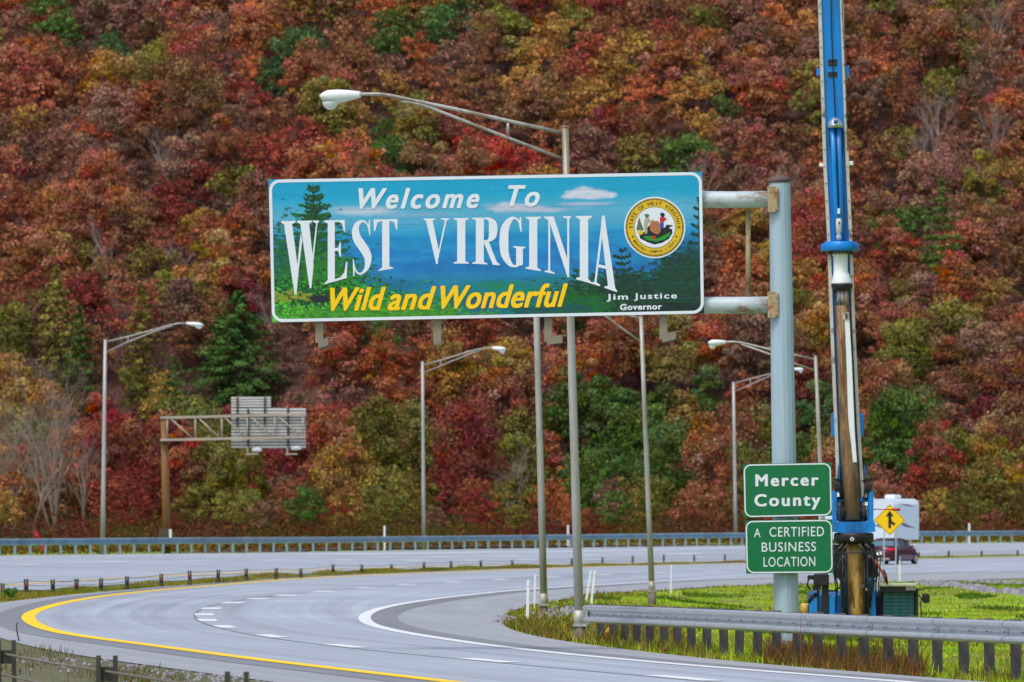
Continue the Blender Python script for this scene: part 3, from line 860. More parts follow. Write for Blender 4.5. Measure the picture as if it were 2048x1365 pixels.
# ------------------------------------------------------------------ sign support
YS = 130.0
KS = YS/158.6
def onp(px, py, d=0.0):            # a point in the sign plane, d metres towards the road user
    return W(px, py, YS) + Vector((0, -d, 0))
sS = F/YS
b0 = W(1573, 1290, YS+.30)
sup = thing('sign_support', 'thick pale blue sign pole with two rust-streaked arms behind the welcome sign', 'sign support', (b0.x, YS+.30, float(g(np.float64(b0.x), np.float64(YS)))))
YP = YS+.30
a, b = W(1559.3, 362, YP), W(1574, 1300, YP)
MB().tube([b, b+(a-b)*.25, b+(a-b)*.5, b+(a-b)*.75, a], [r*KS for r in (.25, .247, .24, .226, .212)], 16, smooth=False).build('pole', M_SIGNPOLE, sup)
m = MB().tube([W(1558, 366, YP), W(1558, 358, YP), W(1557.8, 356.5, YP), W(1557.5, 352, YP), W(1557.5, 349, YP)], [r*KS for r in (.225, .232, .2, .09, .05)], 18)
m.build('pole_cap', M_CAPBR, sup)
for nm, y, sl in (('upper_arm', 400, -.003), ('lower_arm', 611, -.001)):
    m = MB().tube([W(600, y-(600-1535)*sl, YP-.05), W(1400, y-(1400-1535)*sl, YP-.05), W(1470, y, YP-.05), W(1552, y-1, YP-.05)], .168*KS, 16)
    m.build(nm, M_ARM, sup)
    m = MB()
    m.box(W(1546.5, y-1, YP-.20), (.17, .05, .39), bevel=.012)
    m.box(W(1537.5, y-1, YP-.05), (.04, .34, .41), bevel=.01)
    m.box(W(1543, y-1-24.5, YP-.11), (.12, .24, .025))
    m.box(W(1543, y-1+24.5, YP-.11), (.12, .24, .025))
    for dy in (-17, 17):
        for dx in (-5, 6): m.tube([W(1546+dx, y+dy, YP-.245), W(1546+dx, y+dy, YP-.225)], .014, 6)
    m.build('arm_flange', M_RUSTPALE, sup)
# web members of the support frame, set back between the arms
YB = YP+.12
m = MB().tube([W(1496.5, 592, YB), W(1496, 418, YB)], .045, 10); m.build('web_post', M_RUSTPALE, sup)
m = MB().tube([W(1491, 424, YB), W(1404, 462, YB), W(1180, 560, YB)], .028, 8); m.build('web_brace', M_RUST, sup)
for x in (1260, 1060, 860, 660):
    MB().tube([W(x, 598, YB), W(x, 410, YB)], .042, 8).build('web_post', M_RUSTPALE, sup)
MB().tube([W(1574, 1330, YP), W(1574, 1282, YP)], .30, 18).build('footing', M_CONC, sup)

# ------------------------------------------------------------------ welcome sign
ws = thing('welcome_sign', 'wide WELCOME TO WEST VIRGINIA sign with mountain picture and state seal', 'sign', onp(973, 494))
TL, TRR, BL, BR = (537, 359.5), (1404, 344), (543.5, 645.5), (1408.5, 628)
def quadpt(u, v):
    x = (TL[0]*(1-u)+TRR[0]*u)*(1-v) + (BL[0]*(1-u)+BR[0]*u)*v
    y = (TL[1]*(1-u)+TRR[1]*u)*(1-v) + (BL[1]*(1-u)+BR[1]*u)*v
    return x, y
# printed picture, built as colours on the vertices of the panel
NU, NV = 520, 172
U, Vv = np.meshgrid(np.linspace(0, 1, NU), np.linspace(0, 1, NV))
u = U*867; v = Vv*286
img = np.zeros((NV, NU, 3))
def L3(c): return np.array([lin(x) for x in c])
stops = [(0, (4,158,200)), (40, (14,165,205)), (70, (84,176,206)), (92, (80,168,206)), (104, (56,164,204)), (118, (20,150,200)), (160, (12,134,196)), (196, (14,124,188)), (214, (10,128,140)), (286, (8,108,84))]
for ch in range(3):
    img[:, :, ch] = np.interp(v, [s[0] for s in stops], [L3(s[1])[ch] for s in stops])
r2 = np.random.default_rng(5)
def fbm(u, v, su, sv, seed, oct=5):
    r = np.random.default_rng(seed); out = 0*u; amp = 1; tot = 0
    for o in range(oct):
        a, b, c, d = r.uniform(0, 6.28, 4)
        k = 2**o
        out += amp*(np.sin(u/su*k*1.3+a+1.7*np.sin(v/sv*k*.8+b))*np.cos(v/sv*k*1.1+c+1.3*np.sin(u/su*k*.9+d)))
        tot += amp; amp *= .6
    return out/tot
def blend(mask, c):
    global img
    m_ = np.clip(mask, 0, 1)[..., None]
    img = img*(1-m_) + L3(c)*m_
def blob(cu, cv, ru, rv, soft=.4, wob=.35, seed=0):
    d = np.sqrt(((u-cu)/ru)**2 + ((v-cv)/rv)**2) + wob*fbm(u, v, ru*.5, rv*.8, seed)
    return np.clip((1-d)/soft, 0, 1)
for k_, (cu_, cv_, ru_, rv_) in enumerate(((610,38,22,9),(632,34,26,11),(655,38,26,10),(680,43,20,8),(600,45,18,7),(640,46,55,7))): blend(.9*blob(cu_, cv_, ru_, rv_, .6, .25, 200+k_), (214,216,228))
for k_, (cu_, cv_, ru_, rv_) in enumerate(((470,58,18,7),(490,62,26,8),(520,68,34,7),(560,72,40,5))): blend(.75*blob(cu_, cv_, ru_, rv_, .7, .25, 210+k_), (206,206,222))
blend(0*blob(640, 42, 66, 13, .5, .35, 1), (205,205,220)); blend(.7*blob(632, 60, 70, 5, .6, .3, 2), (190,190,214))
blend(.8*blob(490, 66, 70, 11, .6, .4, 3), (206,206,222)); blend(.5*blob(545, 70, 90, 5, .6, .4, 13), (170,180,206))
blend(.85*blob(200, 66, 90, 12, .7, .3, 4), (196,208,222)); blend(.6*blob(300, 76, 130, 6, .8, .3, 5), (150,176,205))
blend(.4*blob(780, 70, 90, 30, .9, .4, 6), (120,180,205))
# ridges
for k, (base, amp, c, al) in enumerate([(112, 8, (8,128,196), .6), (128, 10, (40,150,200), .5), (142, 13, (6,112,188), .65), (158, 10, (44,152,196), .5), (172, 12, (8,100,178), .65), (188, 8, (36,134,176), .5), (196, 9, (6,96,160), .6), (208, 9, (10,130,120), .85), (228, 8, (14,132,70), .8), (250, 8, (6,96,80), .8)]):
    ridge = base + 1.9*amp*fbm(u, 0*v, 160, 1, 20+k, 4) + 8*np.cos((u-420)/240+k)
    blend(al*np.clip((v-ridge)/5, 0, 1)*np.clip(1-(v-ridge)/34, .05, 1), c)
img *= (1 + .22*fbm(u+1.2*v, v-.35*u, 70, 26, 50)*(v > 105) + .12*fbm(u-v, v+.3*u, 22, 16, 55)*(v > 118) + .05*fbm(u, v, 60, 10, 51))[..., None]
blend(.8*blob(455, 222, 62, 12, .8, .4, 60), (20,130,60)); blend(.6*blob(430, 255, 90, 22, .8, .3, 61), (2,70,140))
blend(.7*blob(230, 262, 190, 24, .5, .4, 62), (24,120,30)); blend(.55*blob(275, 258, 40, 18, .8, .4, 63), (130,110,40))
def spray(cu, cv, ru, rv, n, c1, c2, seed, sz=(3, 2), density=None):
    r = np.random.default_rng(seed)
    for i in range(n):
        a, b = r.normal(0, .45, 2)
        x, y = cu+a*ru, cv+b*rv
        i0 = int(x/867*NU); j0 = int(y/286*NV); du = int(sz[0]*r.uniform(.6, 1.6)/1.667)+1; dv = int(sz[1]*r.uniform(.6, 1.4)/1.66)+1
        if i0 < 0 or j0 < 0 or i0 >= NU or j0 >= NV: continue
        t = r.uniform(0, 1); c = L3(c1)*(1-t)+L3(c2)*t
        img[j0:j0+dv, i0:i0+du] = img[j0:j0+dv, i0:i0+du]*.25 + c*.75
def conifer(cu, top, bot, wid, c1, c2, seed, lv=13, gap=.3):
    r = np.random.default_rng(seed)
    for k in range(int((bot-top)*1.2)):            # trunk
        y = top + k/1.2; j = int(y/286*NV); i0 = int(cu/867*NU)
        if 0 <= j < NV and 0 <= i0 < NU-1: img[j, i0:i0+1+int(k > 60)] = L3((14,44,20))
    for q in range(lv):
        t = (q+.4)/lv; y0 = top + (bot-top)*t
        half = wid*(t**.62)*r.uniform(.65, 1.12)
        for sgn in (-1, 1):
            L_ = half*r.uniform(.7, 1.15)
            for w in np.linspace(0, 1, int(max(6, L_*1.2))):
                x = cu + sgn*w*L_; y = y0 + 12*t*w - 5*w*w*(1+t) + r.normal(0, .8)
                th = (1-w)*4*(.5+t) + 1.6
                for rep in range(2):
                    yy = y + r.uniform(-.4, 1)*th; j = int(yy/286*NV); i0 = int((x+r.normal(0, 1.5))/867*NU)
                    if 0 <= j < NV and 0 <= i0 < NU-2:
                        c = L3(c1) if r.uniform() < .5 else L3(c2)
                        img[j:j+1+int(r.uniform() < .5), i0:i0+2] = c
conifer(90, 12, 262, 112, (18,112,30), (6,64,34), 70, 14); conifer(91, 18, 262, 92, (8,76,34), (4,46,38), 170, 14); conifer(89, 14, 262, 70, (12,96,34), (4,46,38), 270, 16)
spray(90, 150, 70, 70, 900, (6,60,34), (16,104,30), 171, (5, 2)); spray(85, 200, 110, 55, 2600, (10,86,24), (44,140,28), 71, (5, 2))
spray(25, 150, 40, 70, 500, (8,70,60), (30,120,40), 72, (5, 3))
spray(80, 250, 150, 46, 7500, (4,104,16), (50,170,24), 73, (5, 3)); spray(80, 262, 160, 40, 1500, (70,200,30), (120,220,50), 173, (3, 2)); spray(90, 240, 150, 50, 900, (2,50,20), (4,70,20), 174, (4, 3))
spray(210, 272, 190, 20, 1900, (14,110,30), (90,170,30), 74, (6, 3))
spray(45, 232, 60, 14, 60, (170,150,40), (120,150,40), 75, (6, 3))
spray(95, 238, 20, 6, 90, (16,40,40), (30,30,40), 76, (7, 3))
blend(.9*blob(720, 262, 130, 60, .5, .35, 91), (0,52,46)); blend(.85*blob(835, 220, 60, 110, .5, .3, 92), (2,58,54))
conifer(703, 150, 290, 62, (2,62,40), (4,44,44), 80, 11)
conifer(612, 190, 290, 44, (2,80,30), (2,60,40), 81, 9)
conifer(790, 160, 290, 50, (8,84,34), (4,56,40), 82, 10)
conifer(858, 50, 290, 38, (2,64,52), (4,50,60), 83, 14)
spray(700, 250, 120, 46, 4200, (0,34,34), (4,74,36), 84, (5, 3))
spray(815, 225, 60, 70, 2600, (0,40,40), (8,76,40), 85, (6, 3))
spray(620, 265, 60, 30, 900, (4,80,30), (10,110,34), 86, (6, 3))
spray(800, 276, 80, 14, 500, (2,28,26), (4,44,34), 87, (8, 4))
spray(560, 270, 90, 14, 260, (4,70,90), (8,100,50), 88, (8, 3))
img *= (1+.05*r2.normal(0, 1, img.shape[:2]))[..., None]
img = np.clip(img*1.0, .002, .8)
pxx = (TL[0]*(1-U)+TRR[0]*U)*(1-Vv) + (BL[0]*(1-U)+BR[0]*U)*Vv
pyy = (TL[1]*(1-U)+TRR[1]*U)*(1-Vv) + (BL[1]*(1-U)+BR[1]*U)*Vv
V3 = np.c_[((pxx-1024)*YS/F).ravel(), np.full(pxx.size, YS), (H-(pyy-YH)*YS/F).ravel()] - np.array(ws.location)
i, j = np.meshgrid(np.arange(NU-1), np.arange(NV-1)); a_ = (j*NU+i).ravel()
M_PRINT = mat('printed_panel', (1, 1, 1, 1), .4, var=.03, scale=2, attr='tint')
np_mesh('printed_face', V3, np.c_[a_, a_+NU, a_+NU+1, a_+1], M_PRINT, img.reshape(-1, 3), parent=ws)
m = MB()
cs = [W(*p, YS+.004) for p in (TL, TRR, BR, BL)]
vs = [c for c in cs] + [c + Vector((0, .05, 0)) for c in cs]
m.add(vs, [(0, 1, 2, 3), (7, 6, 5, 4), (0, 4, 5, 1), (1, 5, 6, 2), (2, 6, 7, 3), (3, 7, 4, 0)])
m.build('panel', M_SHEETBACK, ws)

def rrect(cx0, cy0, cx1, cy1, r, n=8):
    """rounded rectangle in quad parameters scaled to pixels"""
    pts = []
    for (cx, cy, a0) in ((cx1-r, cy0+r, -90), (cx1-r, cy1-r, 0), (cx0+r, cy1-r, 90), (cx0+r, cy0+r, 180)):
        for k in range(n+1):
            a = math.radians(a0 + 90*k/n); pts.append((cx+math.cos(a)*r, cy+math.sin(a)*r))
    return pts
def quadmap(TL, TR_, BR, BL, wpx, hpx):
    def f(p):
        u, v = p[0]/wpx, p[1]/hpx
        return ((TL[0]*(1-u)+TR_[0]*u)*(1-v)+(BL[0]*(1-u)+BR[0]*u)*v, (TL[1]*(1-u)+TR_[1]*u)*(1-v)+(BL[1]*(1-u)+BR[1]*u)*v)
    return f
def border(parent, qm, w, h, inset, width, r, d, material, Yp, name='border'):
    o = rrect(inset, inset, w-inset, h-inset, r); i_ = rrect(inset+width, inset+width, w-inset-width, h-inset-width, max(1, r-width))
    n = len(o); vs = [W(*qm(p), Yp)+Vector((0, -d, 0)) for p in o+i_]
    m = MB().add(vs, [(k, (k+1) % n, n+(k+1) % n, n+k) for k in range(n)])
    return m.build(name, material, parent)
qmW = quadmap(TL, TRR, BR, BL, 867, 286)
border(ws, qmW, 867, 286, .5, 6.0, 22, .003, M_WHITESHEET, YS)
# seams between the vertical panel extrusions: fine raised joints
m = MB()
for k in range(1, 9):
    v0 = 286*k/9
    p = [W(*qmW((1, v0)), YS), W(*qmW((866, v0)), YS)]
    m.add([p[0]+Vector((0, -.0012, .0012)), p[1]+Vector((0, -.0012, .0012)), p[1]+Vector((0, -.0012, -.0012)), p[0]+Vector((0, -.0012, -.0012))], [(0, 1, 2, 3)])
m.build('panel_joints', mat('joint_line', rgb(40, 120, 160), .6), ws)

# --- lettering
_fc = {}
def glyphs(txt, off=0.0, shear=0.0, space=1.0):
    """outline mesh of a word in the built-in font, normalised so cap height is 1 and y up"""
    key = (txt, off, shear, space)
    if key in _fc: return _fc[key]
    cu = bpy.data.curves.new('t', 'FONT'); cu.body = txt; cu.size = 1; cu.offset = off; cu.shear = shear; cu.space_character = space
    cu.resolution_u = 5
    ob = bpy.data.objects.new('t', cu); COL.objects.link(ob)
    bpy.context.view_layer.update()
    dg = bpy.context.evaluated_depsgraph_get()
    me = ob.evaluated_get(dg).to_mesh()
    vs = [tuple(v_.co) for v_ in me.vertices]; fs = [tuple(p.vertices) for p in me.polygons]
    ob.evaluated_get(dg).to_mesh_clear()
    COL.objects.unlink(ob); bpy.data.objects.remove(ob); bpy.data.curves.remove(cu)
    _fc[key] = (vs, fs); return vs, fs
def word(parent, txt, x0, x1, ytop, ybase, slope, material, Yp, d, off=.02, shear=0, space=1.0, name='lettering', caps=None, bold=0):
    """fit a word to photo extents: x0..x1, cap top and baseline at its left end; slope = dy/dx"""
    vs, fs = glyphs(txt, off, shear, space)
    xa = min(v_[0] for v_ in vs); xb = max(v_[0] for v_ in vs)
    cv, _ = glyphs(caps or txt[0], off, 0, 1); ca = max(v_[1] for v_ in cv); cb = min(v_[1] for v_ in cv)
    out = []
    for x, y, _z in vs:
        X = x0 + (x-xa)/(xb-xa)*(x1-x0)
        Y_ = ybase - (y-cb)/(ca-cb)*(ybase-ytop) + slope*(X-x0)
        out.append(W(X, Y_, Yp)+Vector((0, -d, 0)))
    m = MB().add(out, fs)
    if bold:
        for k, (dx, dy) in enumerate(((-1, 0), (1, 0), (-.7, .55), (.7, .55), (-.7, -.55), (.7, -.55))):
            m.add([v_ + Vector((dx*bold*Yp/F, -.0009*(k+1), dy*bold*Yp/F)) for v_ in out], fs)
    return m.build(name, material, parent)
SL = -.0185
word(ws, 'Welcome', 719, 957, 378, 417.5, SL*.35, M_WHITESHEET, YS, .003, .0, .32, 1.28, bold=2.0)
word(ws, 'To', 1018, 1078, 372, 412.5, SL*.3, M_WHITESHEET, YS, .003, .0, .32, 1.25, bold=1.9)
word(ws, 'Wild', 662, 770, 577, 622, SL, M_YLET, YS, .003, .0, .34, 1.06, bold=2.0)
word(ws, 'and', 777, 871, 575.5, 619.8, SL, M_YLET, YS, .003, .0, .34, 1.06, caps='d', bold=2.0)
word(ws, 'Wonderful', 883, 1134, 573, 618, SL, M_YLET, YS, .003, .0, .34, 1.06, bold=2.0)
word(ws, 'Jim', 1213, 1256, 588.5, 604, SL, M_WHITESHEET, YS, .003, .022, 0, 1.2)
word(ws, 'Justice', 1268, 1354, 587, 602.5, SL, M_WHITESHEET, YS, .003, .022, 0, 1.2)
word(ws, 'Governor', 1240, 1324, 608.5, 621, SL, M_WHITESHEET, YS, .003, .035, 0, 1.1)

def topy(x): return 442.6 - (x-562)*.0170
def boty(x): return 527.5 + 5.75e-4*(x-918)**2
LETTERS = {
 'I': [[(0,0),(1,0),(1,.02),(.76,.055),(.76,.945),(1,.98),(1,1),(0,1),(0,.98),(.24,.945),(.24,.055),(0,.02)]],
 'T': [[(0,0),(1,0),(.99,.22),(.95,.22),(.86,.06),(.66,.03),(.66,.945),(.82,.985),(.82,1),(.2,1),(.2,.985),(.36,.945),(.36,.03),(.16,.06),(.07,.22),(.02,.22)]],
 'E': [[(0,0),(.88,0),(.9,.2),(.86,.2),(.76,.06),(.62,.03),(.46,.03),(.46,.46),(.6,.46),(.68,.37),(.72,.37),(.72,.62),(.68,.62),(.6,.51),(.46,.5),(.46,.965),(.68,.96),(.86,.90),(.94,.72),(.99,.72),(.97,1),(0,1),(0,.985),(.16,.945),(.16,.05),(0,.02)]],
 'W': [[(0,0),(.38,0),(.38,.02),(.29,.045),(.46,.72),(.41,1),(.36,1),(.08,.045),(0,.02)],
       [(.405,.93),(.37,.90),(.52,.16),(.56,.28)],
       [(.42,0),(.82,0),(.82,.02),(.74,.045),(.86,.66),(.80,.99),(.755,.99),(.51,.045),(.42,.02)],
       [(.79,.92),(.75,.88),(.925,.045),(.84,.02),(.84,0),(1,0),(1,.02),(.96,.045)]],
 'V': [[(0,0),(.46,0),(.46,.02),(.36,.05),(.60,.70),(.56,1),(.5,1),(.10,.05),(0,.02)],
       [(.55,.95),(.52,.90),(.84,.05),(.68,.02),(.68,0),(1,0),(1,.02),(.91,.05)]],
 'N': [[(0,0),(.36,0),(.86,.70),(.86,.04),(.70,.02),(.70,0),(1,0),(1,.02),(.935,.04),(.935,1),(.87,1),(.23,.13),(.23,.955),(.40,.98),(.40,1),(.02,1),(.02,.98),(.16,.955),(.16,.06),(0,.02)]],
 'A': [[(.40,.0),(.50,.0),(.93,.955),(1,.98),(1,1),(.50,1),(.50,.98),(.64,.955),(.40,.30),(.36,.14)],
       [(.40,.04),(.44,.20),(.18,.955),(.33,.98),(.33,1),(0,1),(0,.98),(.10,.955)],
       [(.24,.69),(.58,.69),(.60,.735),(.22,.735)]],
 'R': [[(0,0),(.40,0),(.40,.03),(.43,.03),(.43,.49),(.43,.53),(.43,.945),(.56,.98),(.56,1),(0,1),(0,.98),(.14,.945),(.14,.055),(0,.02)],
       [(.42,.52),(.60,.50),(.90,.93),(1,.97),(1,1),(.76,1)]],
 'S': [], 'G': [[(.52,.58),(1,.58),(1,.60),(.90,.625),(.90,.93),(.84,.95),(.64,.97),(.64,.625),(.52,.60)], [(.78,.0),(.83,.0),(.86,.29),(.81,.29),(.74,.12)]],
}
RIB = {   # centre line (u,t) and half widths (in letter widths) of the round strokes
 'S': ([(.86,.27),(.80,.13),(.66,.045),(.48,.03),(.27,.09),(.19,.2),(.26,.33),(.45,.45),(.66,.58),(.79,.72),(.74,.88),(.55,.97),(.36,.975),(.2,.90),(.1,.77)], [.02,.03,.035,.05,.12,.17,.19,.19,.19,.17,.12,.05,.035,.03,.02]),
 'R': ([(.41,.018),(.60,.03),(.74,.12),(.77,.25),(.74,.39),(.60,.49),(.41,.508)], [.02,.05,.14,.16,.14,.05,.02]),
 'G': ([(.80,.16),(.70,.055),(.55,.018),(.38,.07),(.21,.24),(.17,.5),(.21,.76),(.38,.93),(.55,.982),(.72,.95),(.80,.88)], [.03,.03,.04,.10,.16,.175,.16,.10,.04,.04,.03]),
}
RIBS_EXTRA = {'S': [[(.83,.0),(.88,.0),(.90,.29),(.85,.29),(.80,.12)], [(.06,.70),(.11,.70),(.16,.88),(.13,1.0),(.08,1.0)]]}
def letter(ch, x0, x1, ck=0):
    m = MB()
    def wp(p, d): 
        x = x0 + p[0]*(x1-x0); y = topy(x) + (boty(x)-topy(x))*p[1]
        return W(x, y, YS)+Vector((0, -d, 0))
    d = .003
    for poly in LETTERS[ch] + RIBS_EXTRA.get(ch, []):
        # subdivide edges so the letter follows the arched base line
        m.add([wp(p, d) for p in poly], [tuple(range(len(poly)))]); d += .0012
    if ch in RIB:
        C_, hw = RIB[ch]
        C2 = catmull(C_, 5); w2 = np.interp(np.linspace(0, len(hw)-1, len(C2)), range(len(hw)), hw)
        asp = 90/(x1-x0)   # t axis is longer than u axis
        T = np.gradient(C2*np.array([1, asp]), axis=0); T /= np.hypot(T[:, 0], T[:, 1])[:, None]
        Nn = np.c_[-T[:, 1], T[:, 0]]
        a = C2 + Nn*w2[:, None]*np.array([1, 1/asp]); b = C2 - Nn*w2[:, None]*np.array([1, 1/asp])
        n = len(C2)
        m.add([wp(p, d) for p in a]+[wp(p, d) for p in b], [(k, k+1, n+k+1, n+k) for k in range(n-1)])
    return m.build('letter', M_WHITESHEET, ws)
for ch, x0, x1 in (('W',562,638),('E',648,695),('S',703,745),('T',747,795),('V',847,898),('I',907,938),('R',944,999),('G',999,1051),('I',1051,1082),('N',1088,1142),('I',1152,1184),('A',1184,1234)):
    letter(ch, x0, x1)

# --- state seal
seal_c = (1309.5, 455.5)
def sp(dx, dy, d): return W(seal_c[0]+dx, seal_c[1]+dy, YS)+Vector((0, -d, 0))
def disc(r0, r1, d, material, parent, name, n=64):
    m = MB(); vs = []
    for k in range(n):
        a = 2*math.pi*k/n; vs.append(sp(math.cos(a)*r1, math.sin(a)*r1, d))
    if r0 <= 0: m.add(vs, [tuple(range(n))])
    else:
        for k in range(n):
            a = 2*math.pi*k/n; vs.append(sp(math.cos(a)*r0, math.sin(a)*r0, d))
        m.add(vs, [(k, (k+1) % n, n+(k+1) % n, n+k) for k in range(n)])
    return m.build(name, material, parent)
seal = disc(0, 61.5, .006, M_WHITESHEET, ws, 'seal')
def sub(o):
    o.parent = seal; o.location = Vector(o.location); return o
def sdisc(*a): 
    o = disc(*a); o.parent = seal; o.location = Vector((0, 0, 0)); return o
# children of the seal share its (unshifted) frame: the seal carries the offset of the sign
seal.location = -Vector(ws.location)
sdisc(0, 58.5, .008, M_BROWNP, None, 'rope_ring')
sdisc(0, 54.8, .010, M_GOLD, None, 'gold_band')
sdisc(0, 41.5, .012, M_BROWNP, None, 'inner_ring')
sdisc(0, 40.6, .014, M_WHITESHEET, None, 'seal_field')
m = MB()
for k in range(72):     # rope strands
    a = 2*math.pi*k/72; a2 = a+.055
    m.add([sp(math.cos(a)*55.4, math.sin(a)*55.4, .0095), sp(math.cos(a+.035)*55.4, math.sin(a+.035)*55.4, .0095), sp(math.cos(a2+.035)*58, math.sin(a2+.035)*58, .0095), sp(math.cos(a2)*58, math.sin(a2)*58, .0095)], [(0, 1, 2, 3)])
o = m.build('rope_strands', M_GOLD); o.parent = seal
def ring_text(txt, a0, a1, r, hgt, inward, off=.0):
    n = len(txt); m = MB()
    for k, ch in enumerate(txt):
        if ch == ' ': continue
        vs, fs = glyphs(ch, off)
        xa = min(q[0] for q in vs); xb = max(q[0] for q in vs)
        a = math.radians(a0 + (a1-a0)*k/(n-1))
        out = []
        for x, y, _ in vs:
            X = (x-(xa+xb)/2)*hgt/.73; Y_ = (y-.365)*hgt/.73
            if inward: px = math.cos(a)*(r-Y_) - math.sin(a)*(-X) ; py = math.sin(a)*(r-Y_) + math.cos(a)*(-X)
            else: px = math.cos(a)*(r+Y_) - math.sin(a)*X; py = math.sin(a)*(r+Y_) + math.cos(a)*X
            out.append(sp(px, py, .0125))
        m.add(out, fs)
    o = m.build('seal_lettering', M_BROWNP); o.parent = seal; o['kind'] = 'stuff'
ring_text('STATE OF WEST VIRGINIA', 181, 359, 48.5, 7.6, False, .012)
ring_text('MONTANI SEMPER LIBERI', 146, 34, 48.2, 5.2, True, .004)
m = MB()
for cx in (-43.5, 43.5):
    pts = []
    for k in range(10):
        a = -math.pi/2 + math.pi*k/5; r = 3.0 if k % 2 == 0 else 1.3
        pts.append(sp(cx+math.cos(a)*r, 18+math.sin(a)*r, .0125))
    m.add(pts, [tuple(range(10))])
o = m.build('seal_star', M_BROWNP); o.parent = seal
def spoly(name, pts, col, d, s=.85):
    # points as in the enlarged view of the seal (photo px * 9.1)
    o = MB().add([sp((x-727)/9.1, (y-690)/9.1, d) for x, y in pts], [tuple(range(len(pts)))]).build(name, col); o.parent = seal
mk = lambda nme, c: mat(nme, rgb(*c), .5, var=.1, scale=60)
P_BLK, P_GRN, P_BRN, P_RED, P_BLU, P_OLV, P_TAN = mk('print_black', (20,24,30)), mk('print_green', (24,150,40)), mk('print_rock', (176,112,70)), mk('print_red', (196,36,44)), mk('print_blue', (40,80,170)), mk('print_olive', (96,110,80)), mk('print_tan', (176,170,140))
spoly('ground_print', [(445,820),(500,770),(600,770),(720,800),(860,700),(940,690),(1040,720),(1050,790),(980,900),(860,970),(720,1000),(600,960),(460,890)], P_BLK, .015)
spoly('grass_print', [(520,850),(680,840),(700,900),(800,880),(1010,770),(1000,840),(900,910),(760,950),(620,925),(540,890)], P_GRN, .0165)
spoly('field_print', [(410,755),(520,750),(520,800),(470,830),(420,800)], M_GOLD, .0165)
spoly('boulder_print', [(640,620),(700,570),(790,575),(830,640),(830,760),(790,820),(700,790),(640,740)], P_BRN, .018)
spoly('boulder_shade_print', [(590,700),(640,640),(660,740),(720,800),(700,860),(600,830)], P_BLK, .0172)
spoly('farmer_print', [(545,540),(610,500),(650,570),(700,540),(700,570),(640,600),(600,600),(590,700),(590,800),(550,810),(530,640)], P_TAN, .019)
spoly('farmer_hat_print', [(535,455),(580,440),(630,460),(600,510),(560,510)], P_OLV, .0195)
spoly('miner_shirt_print', [(820,500),(900,500),(950,540),(900,570),(880,610),(820,590)], P_RED, .019)
spoly('miner_trousers_print', [(820,600),(890,610),(890,700),(830,710)], P_BLU, .0195)
spoly('miner_hat_print', [(820,440),(870,415),(910,450),(890,500),(845,500)], P_BLK, .0198)
spoly('tree_print', [(440,490),(490,640),(530,740),(390,740),(410,640)], P_OLV, .0163)
spoly('cap_print', [(680,840),(740,840),(740,905),(680,905)], P_RED, .0185)
spoly('anvil_print', [(940,640),(1060,650),(990,690),(980,720),(900,710)], P_BLK, .0187)

# --- hanging light brackets under the sign
def bracket(x, ytop, ybot, foot):
    m = MB()
    zt = W(x, ytop-60, YS+.16); zb = W(x, ybot, YS+.16)
    w = .125
    h = zt.z-zb.z; cz = (zt.z+zb.z)/2
    m.box((zt.x, YS+.16, cz), (.012, .14, h))
    m.box((zt.x-w/2+.0, YS+.09, cz), (w, .012, h), mi=0)
    m.box((zt.x-w/2+.0, YS+.23, cz), (w, .012, h), mi=1)
    a = W(foot[0], foot[1], YS+.02); b = W(foot[2], foot[3], YS-.75)
    d = b-a; c = (a+b)/2
    rot = Vector((0, -1, 0)).rotation_difference(d.normalized()).to_matrix()
    m.box(c, (.012, d.length, .13), rot); m.box(c+Vector((.05, 0, -.06)), (.1, d.length, .012), rot, mi=1)
    m.box(c+Vector((.05, 0, .06)), (.1, d.length, .012), rot, mi=0)
    return m.build('light_bracket', [M_CHANNEL, M_DARKCH], ws)
bracket(646, 646, 686, (637, 690, 655, 683))
bracket(882, 641, 690, (874, 690, 874, 690.2))
bracket(1104, 637, 684, (1095, 682, 1124, 678))
bracket(1334, 632, 680, (1325, 678, 1351, 671))

# ------------------------------------------------------------------ green signs
def green_sign(name, label, TLq, TRq, BRq, BLq, Yp, words):
    c = ((TLq[0]+BRq[0])/2, (TLq[1]+BRq[1])/2)
    t = thing(name, label, 'sign', W(*c, Yp))
    cs = [W(*p, Yp) for p in (TLq, TRq, BRq, BLq)]
    m = MB().add([c_ for c_ in cs]+[c_+Vector((0, .02, 0)) for c_ in cs], [(0, 1, 2, 3), (7, 6, 5, 4), (0, 4, 5, 1), (1, 5, 6, 2), (2, 6, 7, 3), (3, 7, 4, 0)])
    m.build('panel', M_GREENSIGN, t)
    w = math.dist(TLq, TRq); h = math.dist(TLq, BLq)
    qm = quadmap(TLq, TRq, BRq, BLq, w, h)
    border(t, qm, w, h, 1.0, 2.6, 15, .003, M_WHITESHEET, Yp)
    for a in words: word(t, a[0], a[1], a[2], a[3], a[4], -.012, M_WHITESHEET, Yp, .003, a[5], 0, a[6], caps=a[7] if len(a) > 7 else None, bold=a[8] if len(a) > 8 else 0)
    # back clamps
    m = MB()
    for k in (.25, .75):
        p0 = W(c[0], TLq[1]*(1-k)+BLq[1]*k, Yp+.06); m.box(p0, (w/sS*.9, .05, .06))
    m.build('back_rail', M_CHANNEL, t)
    return t
green_sign('county_sign', 'upper green sign reading Mercer County on the thick pole', (1486,928.5), (1662.5,925.5), (1664.5,1032), (1488.5,1036), YS-.02,
    [('Mercer', 1512, 1636, 950, 972.5, .0, 1.25, 'M', 1.4), ('County', 1510, 1640, 989.5, 1013, .0, 1.25, 'C', 1.4)])
